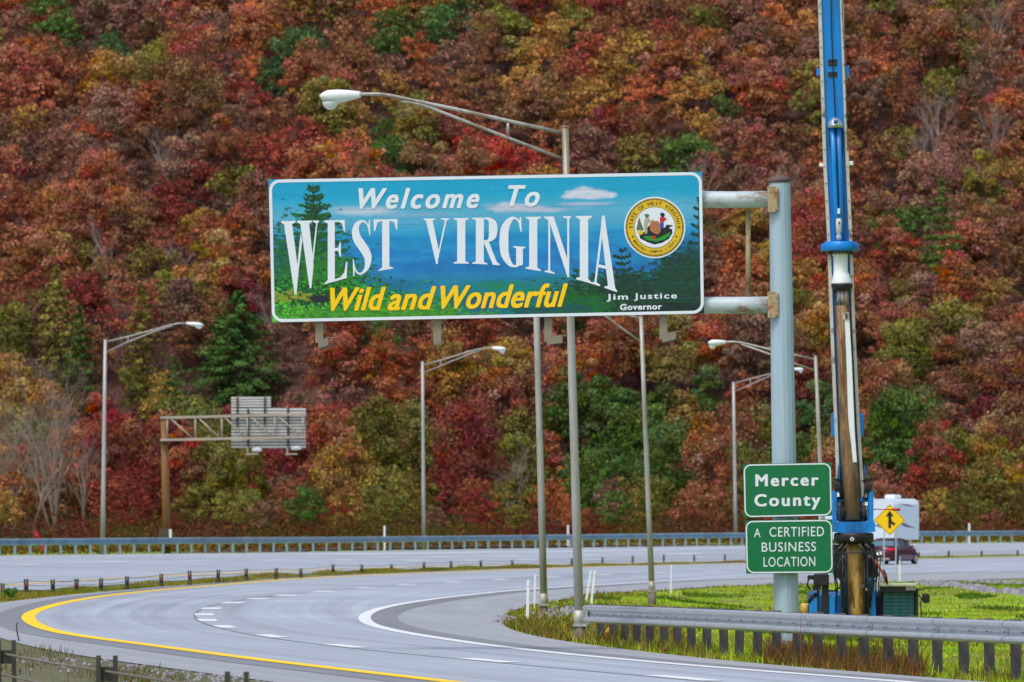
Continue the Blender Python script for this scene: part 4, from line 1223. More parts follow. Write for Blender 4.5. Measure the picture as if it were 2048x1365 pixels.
green_sign('business_sign', 'lower green sign reading A Certified Business Location', (1490,1041.5), (1664.5,1039), (1666.5,1146.5), (1492.5,1148), YS-.02,
    [('A', 1508, 1521, 1057.5, 1075, .003, 1.0), ('CERTIFIED', 1539, 1648, 1055, 1074, .003, 1.1, 'E'), ('BUSINESS', 1523.5, 1632, 1085.5, 1104, .003, 1.1, 'B'), ('LOCATION', 1527, 1630.5, 1115, 1134, .003, 1.1, 'L')])

# ------------------------------------------------------------------ merge warning sign
cX, cZ, cz = G(1781, 1164)
YM = cZ
t = thing('merge_sign', 'yellow diamond merge sign on two thin posts', 'sign', (cX, YM, cz))
dq = [(1747.6,1041), (1779.6,1008.6), (1810.8,1041), (1779.6,1071.6)]
vs = [W(*p, YM) for p in dq]
MB().add(vs+[c+Vector((0, .02, 0)) for c in vs], [(0, 1, 2, 3), (7, 6, 5, 4), (0, 4, 5, 1), (1, 5, 6, 2), (2, 6, 7, 3), (3, 7, 4, 0)]).build('panel', M_YSIGN, t)
cc0 = (1779.4, 1040.3)
sc = lambda p, k: (cc0[0]+(p[0]-cc0[0])*k, cc0[1]+(p[1]-cc0[1])*k)
vs = [W(*sc(p, .965), YM)+Vector((0, -.003, 0)) for p in dq] + [W(*sc(p, .925), YM)+Vector((0, -.003, 0)) for p in dq]
MB().add(vs, [(k, (k+1) % 4, 4+(k+1) % 4, 4+k) for k in range(4)]).build('border', M_BLACK, t)
ar = [(1779.4,1021.5),(1788,1034),(1783,1032.6),(1782.6,1038.5),(1785,1043.5),(1791.5,1047.5),(1788,1052),(1782.3,1048),(1782,1057),(1776.6,1057),(1776.4,1032.6),(1770.8,1034)]
MB().add([W(*p, YM)+Vector((0, -.004, 0)) for p in ar], [tuple(range(len(ar)))]).build('merge_arrow', M_BLACK, t)
for px in (1768.2, 1792):
    a = W(px, 1062, YM+.04); MB().tube([Vector((a.x, YM+.04, cz-.1)), a], .032, 6, smooth=False).build('post', M_GALV, t)

# ------------------------------------------------------------------ white marker posts
def marker(px_b, yb, px_t, yt, w, label, z_on=True, Yfix=None, group='white marker posts by the road'):
    if Yfix is None: X, Z, z = G(px_b, yb)
    else:
        Z = Yfix; p = W(px_b, yb, Z); X, z = p.x, p.z
        z = float(g(np.float64(X), np.float64(Z)))
    top = W(px_t, yt, Z); base = Vector((X, Z, z-.05))
    s = F/Z
    t = thing('marker_post', label, 'marker post', (X, Z, z), group)
    d = (top-base); rot = Vector((0, 0, 1)).rotation_difference(d.normalized()).to_matrix()
    MB().box((base+top)/2, (w/s, .03, d.length), rot, bevel=.005).build('blade', M_WHITE, t)
    MB().box(top-d.normalized()*.09+Vector((0, -.018, 0)), (w/s*.75, .004, .1), rot).build('reflector', M_WHITESHEET, t)
marker(1054.5, 1246, 1056.5, 1161, 6, 'thick white marker post at the left end of the grass island')
marker(1068.5, 1217, 1070.5, 1150, 4, 'white marker post just left of the second near lamp')
marker(1171.5, 1203, 1182, 1142, 4.5, 'leaning white marker post, nearer the tall lamp of the slanted pair')
marker(1182, 1208, 1190, 1142, 4.5, 'leaning white marker post, right one of the slanted pair')
marker(1341.5, 1186, 1343, 1130, 3, 'thin white marker post right of the slim leaning lamp')
marker(1799.5, 1164, 1799.5, 1122, 3.4, 'short white marker post beside the merge sign')
for px, y0, lb in ((769, 1052, 'white marker post behind the far guardrail, leftmost of three'), (1136, 1051, 'white marker post behind the far guardrail, between the near lamps'), (1938.5, 1047, 'white marker post behind the far guardrail near the right edge')):
    Z = float(np.interp(px, ppx, Pf[:, 1])) + 4
    marker(px, 1090, px, y0, 4, lb, Yfix=Z)
# grey pipe post in front of the rig
X, Z, z = G(1759, 1262)
a = W(1758.5, 1153, Z)
t = thing('pipe_post', 'short pale grey pipe post in front of the drilling rig cab', 'post', (X, Z, z))
MB().tube([Vector((X, Z, z-.05)), a-Vector((0, 0, .01)), a], [6/F*Z, 6/F*Z, 5/F*Z], 12).build('pipe', M_POLE, t)

# ------------------------------------------------------------------ drilling rig
YR = 176.0
gx = (1715-1024)*YR/F
gz = float(g(np.float64(gx), np.float64(YR)))
rig = thing('drilling_rig', 'blue drilling rig with a tall mast and muddy drill string', 'drilling rig', (gx, YR, gz))
R = lambda px, py, d=0.0: W(px, py, YR) + Vector((0, -d, 0))    # d: towards the viewer
def path_slab(name, pl, pr, d0, d1, material, ydiv=None, parent=rig):
    """solid between a left and a right photo polyline (same rows), depth d0 (front) to d1 (back)"""
    n = len(pl); m = MB()
    vs = [R(*p, d0) for p in pl] + [R(*p, d0) for p in pr] + [R(*p, d1) for p in pl] + [R(*p, d1) for p in pr]
    fs = []
    for i in range(n-1):
        fs += [(i, i+1, n+i+1, n+i), (2*n+i, 3*n+i, 3*n+i+1, 2*n+i+1), (i, 2*n+i, 2*n+i+1, i+1), (n+i, n+i+1, 3*n+i+1, 3*n+i)]
    fs += [(0, n, 3*n, 2*n), (n-1, 3*n-1, 4*n-1, 2*n-1)]
    m.add(vs, fs)
    return m.build(name, material, parent)
def mx(y, side):
    """mast outline in photo px"""
    l = np.interp(y, [-500, 0, 330, 480, 650, 860, 1000, 1160], [1614, 1635.6, 1646.5, 1654.5, 1660, 1669, 1674, 1680])
    r = np.interp(y, [-500, 0, 330, 480, 650, 860, 1000, 1160], [1664, 1686, 1697.5, 1704.5, 1710, 1720, 1729, 1742])
    return float(l if side < 0 else r)
ys = list(range(-420, 1161, 40))
path_slab('mast', [(mx(y, -1)+3, y) for y in ys], [(mx(y, 1)-3, y) for y in ys], 0, -.55, M_BLUE)
ysu = [y for y in ys if y <= 480] + [484]
path_slab('mast_rail', [(mx(y, -1), y) for y in ys], [(mx(y, -1)+6.5, y) for y in ys], .07, -.05, M_RAIL)
path_slab('mast_rail', [(mx(y, 1)-6.3, y) for y in ys], [(mx(y, 1), y) for y in ys], .07, -.05, M_RAIL)
yl = [y for y in ys if y >= 560]
path_slab('worn_mast_face', [(mx(y, -1)+6.6, y) for y in yl], [(mx(y, 1)-6.4, y) for y in yl], .012, .004, M_BLUED)
# mast head above the frame
m = MB(); m.box(R(1641, -440, 0)+Vector((0, .25, 0)), (.9, .9, .5), bevel=.04); m.tube([R(1622, -455, .35), R(1662, -455, .35)], .22, 14)
m.build('mast_head', M_BLUE, rig)
# recesses with sheaves: their dark inside painted as black plates on the mast
for yy, h_ in ((126, 13), (149.5, 10)):
    m = MB(); c = R(1665.3, yy, .004)
    m.box(c+Vector((0, .0, 0)), (.2, .012, h_*YR/F)); o = m.build('mast_opening_shade', M_BLACK, rig)
    m = MB(); m.box(R(1665.5, yy+2, .02), (.13, .02, .05)); m.box(R(1659, yy+1, .016), (.012, .012, h_*YR/F*.8)); m.box(R(1671.5, yy+1, .016), (.012, .012, h_*YR/F*.8))
    m.build('sheave', M_GDARK, rig)
MB().tube([R(1658, -420, .05), R(1661.5, 0, .05), R(1665, 130, .05), R(1668, 180, .05), R(1670.5, 237, .06)], .013, 6).build('winch_rope', M_HOSE, rig)
m = MB()
for y in range(-380, 480, 34):
    for sd_ in (-1, 1):
        x = mx(y, sd_) - sd_*3.2; m.tube([R(x, y, .07), R(x, y, .085)], .014, 6)
tag(m.build('rail_bolts', M_GDARK, rig), kind='stuff')
# brackets on the mast sides
for (x, y, w, h_, mt) in ((1637, 144.5, 8, 15, M_BLUE), (1694.5, 143, 8, 21, M_BLUE), (1643, 330.5, 9, 7, M_WHITE), (1702, 327, 9, 8, M_WHITE), (1667, 850, 9, 46, M_BLUE), (1723, 850, 9, 46, M_BLUE)):
    MB().box(R(x, y, -.05), (w*YR/F, .18, h_*YR/F), bevel=.012).build('side_bracket', mt, rig)
MB().tube([R(1697, 156, 0), R(1700, 164, .02), R(1699, 178, .02), R(1694, 186, 0)], .014, 6).build('hose', M_HOSE, rig)
MB().tube([R(1681, -200, .09), R(1684, 20, .09), R(1688.5, 110, .09), R(1692, 200, .09), R(1695, 300, .08)], .008, 5).build('hose', M_GDARK, rig)
# swivel head with its two pushing cylinders and loops of hose
m = MB(); vs = []
m.tube([R(1670, 236, .14), R(1670, 239, .14), R(1670, 244, .14), R(1670, 250, .14), R(1670, 256.5, .14)], [.05, .1, .15, .165, .165], 16)
m.tube([R(1670, 250, .14), R(1670, 252, .14)], .178, 16)
m.build('swivel_head', M_CHROME, rig)
MB().tube([R(1670, 246, .3), R(1670, 243, .315)], .05, 10).build('swivel_cap', M_BLUED, rig)
m = MB()
m.tube([R(1665, 256, .14), R(1668, 330, .14), R(1672, 415, .12), R(1675.5, 482, .1)], .062, 12)
m.tube([R(1676, 256, .14), R(1678.5, 330, .14), R(1680.5, 415, .12), R(1683.5, 482, .1)], .062, 12)
m.build('feed_cylinders', M_BLUE, rig)
MB().tube([R(1670.5, 256, .2), R(1673.5, 330, .2), R(1676.5, 418, .2)], .014, 6).build('winch_rope', M_HOSE, rig)
MB().tube([R(1659, 258, .12), R(1660.5, 285, .12), R(1664, 315, .1), R(1665, 324, .06)], .03, 8).build('hose', M_HOSE, rig)
MB().tube([R(1683, 258, .12), R(1684, 285, .12), R(1682, 315, .1), R(1682, 324, .06)], .03, 8).build('hose', M_HOSE, rig)
MB().box(R(1676.5, 423.5, .22), (.055, .05, .12)).build('rope_socket', M_WHITE, rig)
m = MB(); m.tube([R(1677, 438, .22), R(1677, 440, .22), R(1677, 466, .22), R(1677, 469, .22), R(1677, 474, .22), R(1677, 482, .22)], [.035, .066, .066, .04, .062, .055], 12)
m.build('rope_swivel', M_RAIL, rig)
MB().box(R(1677, 447, .29), (.03, .02, .05)).build('swivel_eye_shade', M_BLACK, rig)  # dark inside of the swivel's hole, painted as a black block
# blue guide ring, white damper
m = MB(); m.tube([R(1680.5, 484, .12), R(1680.5, 486, .12), R(1680.8, 500, .12), R(1680.8, 503, .12)], [.33, .365, .365, .34], 26)
m.box(R(1646, 496, 0), (.09, .2, .17), bevel=.02); m.box(R(1714.5, 495, 0), (.09, .2, .17), bevel=.02)
m.build('guide_ring', M_BLUE, rig)
m = MB()
for k in range(26):
    a = math.pi*2*k/26; c = R(1680.5, 504.5, .12)+Vector((math.cos(a)*.26, math.sin(a)*.26, 0)); m.tube([c, c+Vector((0, 0, -.06))], .022, 6)
m.build('ring_bolts', M_GDARK, rig)
K = YR/F
m = MB(); m.tube([R(1680, 504, .12), R(1680, 508, .12), R(1680.5, 514, .12), R(1681, 545, .12), R(1682, 552, .12), R(1683, 566, .12), R(1683, 569, .12)], [18*K, 17.5*K, 14.5*K, 14.5*K, 17*K, 20.5*K, 20.5*K], 26)
m.build('white_damper', M_WHITE, rig)
m = MB(); m.tube([R(1683.3, 568, .12), R(1683.3, 572, .12), R(1683.6, 578, .12), R(1683.8, 582, .12)], [21.5*K, 21.5*K, 20*K, 16*K], 26); m.build('damper_flange', M_MACH, rig)
m = MB(); m.tube([R(1684, 580, .12), R(1685.5, 616, .12)], 12.5*K, 18)
for dx in (-7, 0, 7): m.tube([R(1684+dx, 582, .12+12*K), R(1685.5+dx, 612, .12+12*K)], 1.8*K, 6)
m.build('upper_kelly_tube', M_KGREY, rig)
kl = [(1684.5, 612), (1689, 720), (1694.5, 860), (1700.5, 950), (1705, 1040)]
MB().tube([R(x, y, .12) for x, y in kl], [14*K, 14.5*K, 15.5*K, 16.5*K, 17*K], 20).build('kelly_bar', M_KELLY, rig)
for dx, mt in ((-6.5, M_KELLYB),):
    MB().tube([R(x+dx, y, .12+13.5*K) for x, y in kl], 1.4*K, 6).build('kelly_key', mt, rig)
st = [(1693, 640, 4.6), (1697, 720, 5.2), (1702, 860, 6), (1706.5, 925, 6)]
path_slab('white_key_strip', [(x-w, y) for x, y, w in st], [(x+w, y) for x, y, w in st], .12+15*K, .12+11*K, M_WHITE)
m = MB(); m.box(R(1691.3, 633, .12+15*K), (.12, .04, .16)); m.build('key_stop', M_RAIL, rig)
MB().box(R(1691.6, 634, .12+17.3*K), (.045, .02, .11)).build('key_stop_slot', M_GDARK, rig)
kb = [(1706.5, 1080), (1709, 1120), (1711.5, 1170), (1714.5, 1215), (1716, 1250)]
MB().tube([R(x, y, .12) for x, y in kb], [16*K, 16.5*K, 17*K, 17*K, 17*K], 20).build('inner_kelly', M_KELLYB, rig)
for dx in (-7, 4):
    MB().tube([R(x+dx, y, .12+15*K) for x, y in kb[:4]], 2.4*K, 8).build('kelly_key', M_KELLYB, rig)
MB().tube([R(1716, 1250, .12), R(1716.5, 1256, .12), R(1717, 1262, .12)], [20*K, 20*K, 6*K], 16).build('drill_tool', M_KELLYB, rig)
# blue rotary frame
m = MB()
m.box(R(1705, 1000, -.02), (76*K, .3, 9*K), bevel=.02)
m.box(R(1669, 1020, .05), (9*K, .4, 76*K), bevel=.02); m.box(R(1741, 1022, .05), (10*K, .4, 84*K), bevel=.02)
m.build('rotary_frame', M_BLUE, rig)
path_slab('rotary_frame_leg', [(1676, 930), (1671, 984)], [(1680, 930), (1677, 984)], .14, -.1, M_BLUED)
path_slab('rotary_frame_leg', [(1727, 930), (1733, 984)], [(1731, 930), (1738, 984)], .14, -.1, M_BLUED)
m = MB()
bl = [(1664, 1045), (1748, 1043), (1749, 1064), (1722, 1067), (1690, 1067), (1664, 1064)]
m.prism([(R(*p).x, R(*p).z) for p in bl], YR-.42, YR+.3); m.build('rotary_box', M_BLUE, rig)
m = MB()
rr_ = random.Random(4)
for x in (1677, 1686, 1721, 1728, 1731):
    for q in range(3):
        m.tube([R(x+rr_.uniform(-3, 3), 1042, .2), R(x+rr_.uniform(-4, 4), 1028, .26), R(x+rr_.uniform(-5, 5), 1012, .2)], .014, 5)
tag(m.build('hose_bundle', M_MACH, rig), kind='stuff')
m = MB(); 
for s_ in (-1, 1):
    for q in range(4):
        x0 = 1705+s_*(20+q*4); m.tube([R(x0, 1000, .15), R(x0+s_*4, 985-q*3, .28), R(x0+s_*8, 966-q*2, .24), R(x0-s_*2, 962-q, .15)], .016, 6)
    m.box(R(1705+s_*27, 985, .12), (10*K, .14, 14*K))
tag(m.build('hose_loops', M_HOSE, rig), kind='stuff')
for s_, x in ((-1, 1672.5), (1, 1728)):
    MB().box(R(x+3, 988, .24), (5*K, .03, 12*K)).build('fitting', M_WHITE if s_ < 0 else M_KGREY, rig)
# black drive below
m = MB(); m.tube([R(1707, 1066, .1), R(1707, 1070, .1), R(1707, 1080, .1), R(1707, 1088, .1)], [38*K, 40*K, 40*K, 34*K], 28); m.build('rotary_drive', M_MACH, rig)
MB().tube([R(1702, 1078.5, .1+41*K), R(1702, 1078.5, .1+42.5*K)], 4*K, 14).build('boss_ring', M_WHITE, rig)
MB().tube([R(1702, 1078.5, .1+42.6*K), R(1702, 1078.5, .1+43.5*K)], 1.8*K, 10).build('boss_hub', M_BLACK, rig)
m = MB(); 
for a, b in (((1684, 1088), (1670, 1106)), ((1694, 1088), (1680, 1106)), ((1716, 1088), (1731, 1106)), ((1728, 1088), (1749, 1106))):
    m.tube([R(*a, .5), R(*b, .5)], .028, 6)
m.tube([R(1668, 1106, .5), R(1752, 1104, .5)], .024, 6)
m.build('guard_frame', M_GDARK, rig)
m = MB(); bl = [(1667, 1090), (1748, 1088), (1754, 1120), (1757, 1150), (1744, 1162), (1682, 1162), (1668, 1150)]
m.prism([(R(*p).x, R(*p).z) for p in bl], YR-.1, YR+.6); m.build('winch_body', M_MACH, rig)
m = MB()
for x, w in ((1690, 3), (1727, 3.2), (1733, 3), (1684, 2.2)):
    m.tube([R(x, 1106, .3), R(x+1.5, 1180, .3), R(x+2.5, 1245, .3)], w*K, 8)
m.build('black_cylinders', M_MACH, rig)
path_slab('mast_foot', [(1681, 1155), (1684, 1250)], [(1696, 1155), (1699, 1250)], .14, -.4, M_BLUED)
path_slab('mast_foot', [(1736, 1155), (1739, 1250)], [(1748, 1155), (1752, 1250)], .14, -.4, M_BLUE)
path_slab('mast_backplate', [(1690, 1150), (1692, 1262)], [(1745, 1150), (1747, 1262)], -.25, -.5, M_MACH)
rh = random.Random(9)
for k in range(9):          # hydraulic hoses slung between the drive, the body and the cab
    x0 = rh.uniform(1672, 1690) if k % 2 else rh.uniform(1728, 1752)
    sg = -1 if k % 2 else 1
    y0 = rh.uniform(1090, 1130)
    MB().tube([R(x0, y0, .55), R(x0+sg*rh.uniform(4, 12), y0+18, .68), R(x0+sg*rh.uniform(6, 16), y0+45, .6), R(x0+sg*rh.uniform(-2, 10), y0+78, .5), R(x0+sg*rh.uniform(-4, 6), y0+110, .3)], rh.uniform(.011, .02), 6).build('hose', M_HOSE if k % 3 else M_MACH, rig)
for k in range(7):
    x0 = rh.uniform(1674, 1690) if k % 2 else rh.uniform(1722, 1738)
    MB().box(R(x0, rh.uniform(1108, 1200), .42), (rh.uniform(3, 7)*K, .06, rh.uniform(4, 9)*K), bevel=.008).build('valve_block', (M_KGREY, M_GDARK, M_BLUED, M_RAIL)[k % 4], rig)
# left side of the body
m = MB(); m.box(R(1642, 1160, .1), (30*K, .35, 25*K), bevel=.03); m.box(R(1622, 1155, .05), (14*K, .25, 9*K), bevel=.02)
m.tube([R(1617, 1158, .1), R(1614, 1170, .12), R(1620, 1180, .1)], .02, 6); m.box(R(1633, 1176, .1), (16*K, .3, 10*K))
m.build('control_box', M_MACH, rig)
m = MB()
for x, y0, y1, w in ((1636, 1172, 1250, 2.4), (1652, 1160, 1250, 5), (1645, 1172, 1250, 2)): m.box((R(x, 0).x, YR-.1, (R(x, y0).z+R(x, y1).z)/2), (w*K*2, .12, (y1-y0)*K))
m.tube([R(1618, 1206, .1), R(1624, 1192, .15), R(1634, 1190, .1)], .05, 8); m.tube([R(1656, 1182, 0), R(1670, 1182, .1), R(1684, 1172, .1)], .02, 6)
m.build('outrigger_frame', M_MACH, rig)
m = MB(); m.box(R(1628.5, 1213, -.1), (21*K, .5, 40*K), bevel=.03); m.box(R(1664, 1212, -.1), (16*K, .5, 42*K), bevel=.03)
m.build('body_cover', M_BLUE, rig)
m = MB(); m.box(R(1700, 1215, -2.2), (150*K, 2.4, 60*K), bevel=.08); m.build('engine_house', M_BLUED, rig)
for dx in (-62, 62):                       # crawler tracks under the body
    m = MB(); c = R(1705+dx, 1246, -1.6); m.tube([c+Vector((0, -1.7, 0)), c+Vector((0, -1.5, .0)), c+Vector((0, 1.5, 0)), c+Vector((0, 1.7, 0))], [.12, .2, .2, .12], 10)
    m.build('crawler_track', M_MACH, rig)
MB().tube([R(1609.5, 1230, 0), R(1609.5, 1210, 0), R(1609.5, 1207, 0)], [8.5*K, 8.5*K, 7*K], 16).build('yellow_drum', M_YTANK, rig)
# cab on the right
m = MB(); m.box(R(1797, 1212, -.65), (68*K, 1.1, 76*K), bevel=.04); cab = m.build('cab', M_GDARK, rig)
MB().box(R(1797.5, 1210, -.07), (62*K, .03, 49*K)).build('cab_window', M_TEAL, rig)
m = MB()
for k in range(7): m.box(R(1797.5, 1190+k*7, -.03), (62*K, .03, 1.2*K))
for x in (1767, 1783, 1799, 1815, 1828.5): m.box(R(x, 1210, -.03), (1.0*K, .024, 49*K))
m.build('window_guard', M_TEALBAR, rig)
m = MB(); m.box(R(1795, 1169.5, .06), (76*K, .3, 5*K), bevel=.01); m.box(R(1833, 1168, .06), (3*K, .1, 9*K)); m.box(R(1759, 1172, .06), (4*K, .1, 16*K))
m.build('cab_visor', M_RAIL, rig)
m = MB(); m.box(R(1795, 1179, .0), (72*K, .3, 11*K)); m.build('cab_brow', M_BLACK, rig)
m = MB(); m.box(R(1821, 1177, .16), (20*K, .02, 8*K)); m.build('lamp_plate', M_KGREY, rig)
MB().box(R(1833.5, 1210, -.2), (5*K, .6, 66*K)).build('cab_door_edge', M_MACH, rig)
m = MB(); m.tube([R(1834, 1188, .1), R(1841, 1196, .15), R(1844, 1200, .15)], .016, 6); m.tube([R(1841, 1200, .15), R(1841.5, 1245, .15)], .016, 6); m.build('mirror_arm', M_MACH, rig)
MB().box(R(1851, 1197, .15), (15*K, .08, 18*K), bevel=.03).build('mirror', M_BLACK, rig)
MB().tube([R(1749, 1120, .2), R(1756, 1133, .25), R(1765, 1147, .25), R(1771, 1165, .2)], .03, 8).build('orange_hose', M_ORANGE, rig)
MB().tube([R(1766, 1140, .24), R(1771, 1150, .27), R(1774, 1168, .22)], .02, 8).build('hose', M_HOSE, rig)
m = MB(); m.tube([R(1742, 1019, .1), R(1785, 1019.5, .1)], .012, 6); m.tube([R(1784, 1019.5, .1), R(1800, 1020, .1)], .028, 8); m.build('red_arm', M_REDP, rig)

# yellow machine piece and pale bag seen between the guardrail posts
X, Z, z = G(1305, 1287)
Z += .6
t = thing('small_yellow_machine', 'small yellow machine seen under the left part of the near guardrail', 'machine', (X, Z, z))
MB().box(W(1301, 1268, Z), (13*Z/F, .15, 40*Z/F), bevel=.02).build('yellow_frame', M_YEQ, t)
MB().tube([W(1228, 1262, Z), W(1220, 1258, Z), W(1209, 1272, Z), W(1203, 1282, Z)], .04, 8).build('yellow_arm', M_YEQ, t)
MB().box(W(1265, 1274, Z), (84*Z/F, .2, 5*Z/F), bevel=.02).build('chassis', M_KGREY, t)

# ------------------------------------------------------------------ gantry with sign backs
YG = behind_rail(330, 5)
Kg = YG/F
Gp = lambda x, y, d=0.0: W(x, y, YG)+Vector((0, -d, 0))
b0 = Gp(333.8, 1108)
ga = thing('overhead_gantry', 'brown cantilever gantry with a pale truss holding two sign panels seen from behind', 'gantry', (b0.x, YG, 0))
MB().tube([Vector((b0.x, YG, -.1)), Gp(331, 960), Gp(328, 837)], [8.3*Kg, 8*Kg, 6.8*Kg], 16).build('post', M_GBROWN, ga)
m = MB(); m.box(Gp(328, 835), (15*Kg, .5, 3*Kg)); m.box(Gp(332, 882.5), (24*Kg, 1.0, 3.5*Kg)); m.tube([Gp(330, 834), Gp(330, 830)], .05, 8); m.build('post_seat', M_DARKCH, ga)
TX = [334.8, 391, 443.8, 495, 550, 606]
tc = lambda x: 836 - (x-322)*.0245; bc = lambda x: 880.5 - (x-322)*.021
for d, nm in ((.5, 'front_truss'), (-.5, 'rear_truss')):
    m = MB()
    m.box((Gp(322, tc(322), d)+Gp(611, tc(611), d))/2, (290*Kg, .12, .13), Matrix.Rotation(-math.atan(.0245)*-1, 3, 'Y').transposed())
    m.box((Gp(322, bc(322), d)+Gp(611, bc(611), d))/2, (290*Kg, .12, .13), Matrix.Rotation(math.atan(.021), 3, 'Y').transposed())
    for i, x in enumerate(TX):
        m.tube([Gp(x, tc(x), d), Gp(x, bc(x), d)], .045 if d > 0 else .03, 6)
        if i < len(TX)-1: m.tube([Gp(x+4, tc(x), d), Gp(TX[i+1]-3, bc(TX[i+1]), d)], .038, 6)
    m.build(nm, M_GTRUSS, ga)
m = MB()
for i, x in enumerate(TX):
    m.tube([Gp(x, tc(x), .5), Gp(x, tc(x), -.5)], .03, 6); m.tube([Gp(x, bc(x), .5), Gp(x, bc(x), -.5)], .03, 6)
    if i < len(TX)-1: m.tube([Gp(x, tc(x), .5), Gp(TX[i+1], tc(TX[i+1]), -.5)], .025, 6); m.tube([Gp(x, bc(x), -.5), Gp(TX[i+1], bc(TX[i+1]), .5)], .025, 6)
m.build('cross_bracing', M_GTRUSS, ga)
def sign_back(name, x0, x1, y0, y1, rows):
    c = Gp((x0+x1)/2, (y0+y1)/2, -.72)
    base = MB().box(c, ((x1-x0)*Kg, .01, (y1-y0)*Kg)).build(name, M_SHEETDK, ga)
    hh_ = (y1-y0)/rows
    pl = None
    for r in range(rows):
        y = y0 + hh_*(r+.5)
        m = MB().box(Gp((x0+x1)/2, y, -.69), ((x1-x0)*Kg, .05, hh_*Kg*.62), bevel=.01)
        o = m.build('stiffener', M_SHEETBACK, None); o.parent = base
    return base
sign_back('main_sign_back', 461.5, 611, 816, 897, 13)
sign_back('tab_sign_back', 461.5, 541, 793.5, 815.2, 4)
m = MB()
for x, y0, y1 in ((474, 795, 852), (529, 795, 850), (495.5, 818, 908), (575.5, 816, 906)):
    m.box((Gp(x, 0).x, YG+.62, (Gp(x, y0).z+Gp(x, y1).z)/2), (3.6*Kg, .1, (y1-y0)*Kg))
m.build('sign_hanger', M_GDARK, ga)
m = MB()
for x in (495, 574):
    m = MB(); m.box(Gp(x+9, 908.5, .0), (24*Kg, .9, .07)); m.box(Gp(x, 903, -.3), (.09, .4, .5))
    m.build('light_arm', M_GTRUSS, ga)
for x, y in ((513.5, 901.5), (592.5, 898)):
    m = MB(); c = Gp(x, y, -.2); m.tube([c+Vector((-10*Kg, 0, -.03)), c+Vector((-8*Kg, 0, .02)), c+Vector((3*Kg, 0, .06)), c+Vector((10*Kg, 0, .03))], [.04, .11, .13, .06], 10)
    m.build('sign_light', M_WHITE, ga)
m = MB(); m.box(Gp(330, 1075, .6), (22*Kg, .5, 34*Kg)); m.build('cabinet', M_DARKCH, ga)
MB().box(Gp(342, 1072, .7), (5*Kg, .4, 26*Kg)).build('cabinet_door', M_WHITE, ga)

# red flag behind the far guardrail at the left
YR_ = behind_rail(74, 1.6)
X = (74-1024)*YR_/F
t = thing('red_flag', 'small bright red flag drooping behind the far guardrail at left', 'flag', (X, YR_, 0))
MB().tube([W(68, 1108, YR_+.4), W(66.5, 1056, YR_+.4)], .015, 6).build('staff', M_GDARK, t)
fl = [(67,1058),(72,1062),(78,1072),(82,1077),(86,1090),(90,1100),(88,1104),(83,1098),(80,1084),(74,1078),(70,1072)]
m = MB(); vs = []
for k, (x, y) in enumerate(fl): vs.append(W(x, y, YR_)+Vector((0, .06*math.sin(k*1.7), 0)))
n_ = len(vs); vs2 = [v_+Vector((0, .02, 0)) for v_ in vs]
m.add(vs+vs2, [(0, 1, 10), (1, 2, 9, 10), (2, 3, 8, 9), (3, 4, 7, 8), (4, 5, 6, 7)]+[(n_+10, n_+1, n_), (n_+10, n_+9, n_+2, n_+1), (n_+9, n_+8, n_+3, n_+2), (n_+8, n_+7, n_+4, n_+3), (n_+7, n_+6, n_+5, n_+4)])
m.build('cloth', M_REDP, t)

# ------------------------------------------------------------------ car
def loft_sections(secs, closed_ends=True):
    """secs: list of rings of equal length -> verts, faces"""
    n = len(secs[0]); vs = [p for s in secs for p in s]; fs = []
    for i in range(len(secs)-1):
        for k in range(n):
            k2 = (k+1) % n; fs.append((i*n+k, i*n+k2, (i+1)*n+k2, (i+1)*n+k))
    fs.append(tuple(range(n-1, -1, -1))); fs.append(tuple((len(secs)-1)*n+k for k in range(n)))
    return vs, fs
cxX, cxZ, cxz = G(1758, 1130)
car = thing('car', 'dark maroon saloon driving away on the loop road beside the rig', 'car', (cxX, cxZ, cxz+.012))
car.rotation_euler = (0, 0, -math.radians(21))     # +Y of the car is forward
def ring(y, w, z0, z1, wt, r=.12):
    return [Vector((-w, y, z0+r)), Vector((-w+r*.6, y, z0)), Vector((w-r*.6, y, z0)), Vector((w, y, z0+r)), Vector((w, y, (z0+z1)*.56)), Vector((wt, y, z1)), Vector((-wt, y, z1)), Vector((-w, y, (z0+z1)*.56))]
secs = [ring(0, .72, .34, .80, .66), ring(.06, .84, .26, .98, .74), ring(.3, .90, .2, 1.04, .80), ring(1.0, .92, .18, 1.02, .84), ring(2.4, .92, .18, .98, .84), ring(3.3, .92, .18, .94, .82), ring(4.2, .88, .2, .86, .76), ring(4.6, .80, .25, .74, .68), ring(4.75, .66, .34, .6, .58)]
vs, fs = loft_sections(secs); MB().add(vs, fs, 0, True).build('body', M_CARBODY).parent = car
def gh(y, w, z0, z1, wt): return [Vector((-w, y, z0)), Vector((w, y, z0)), Vector((wt, y, z1)), Vector((-wt, y, z1))]
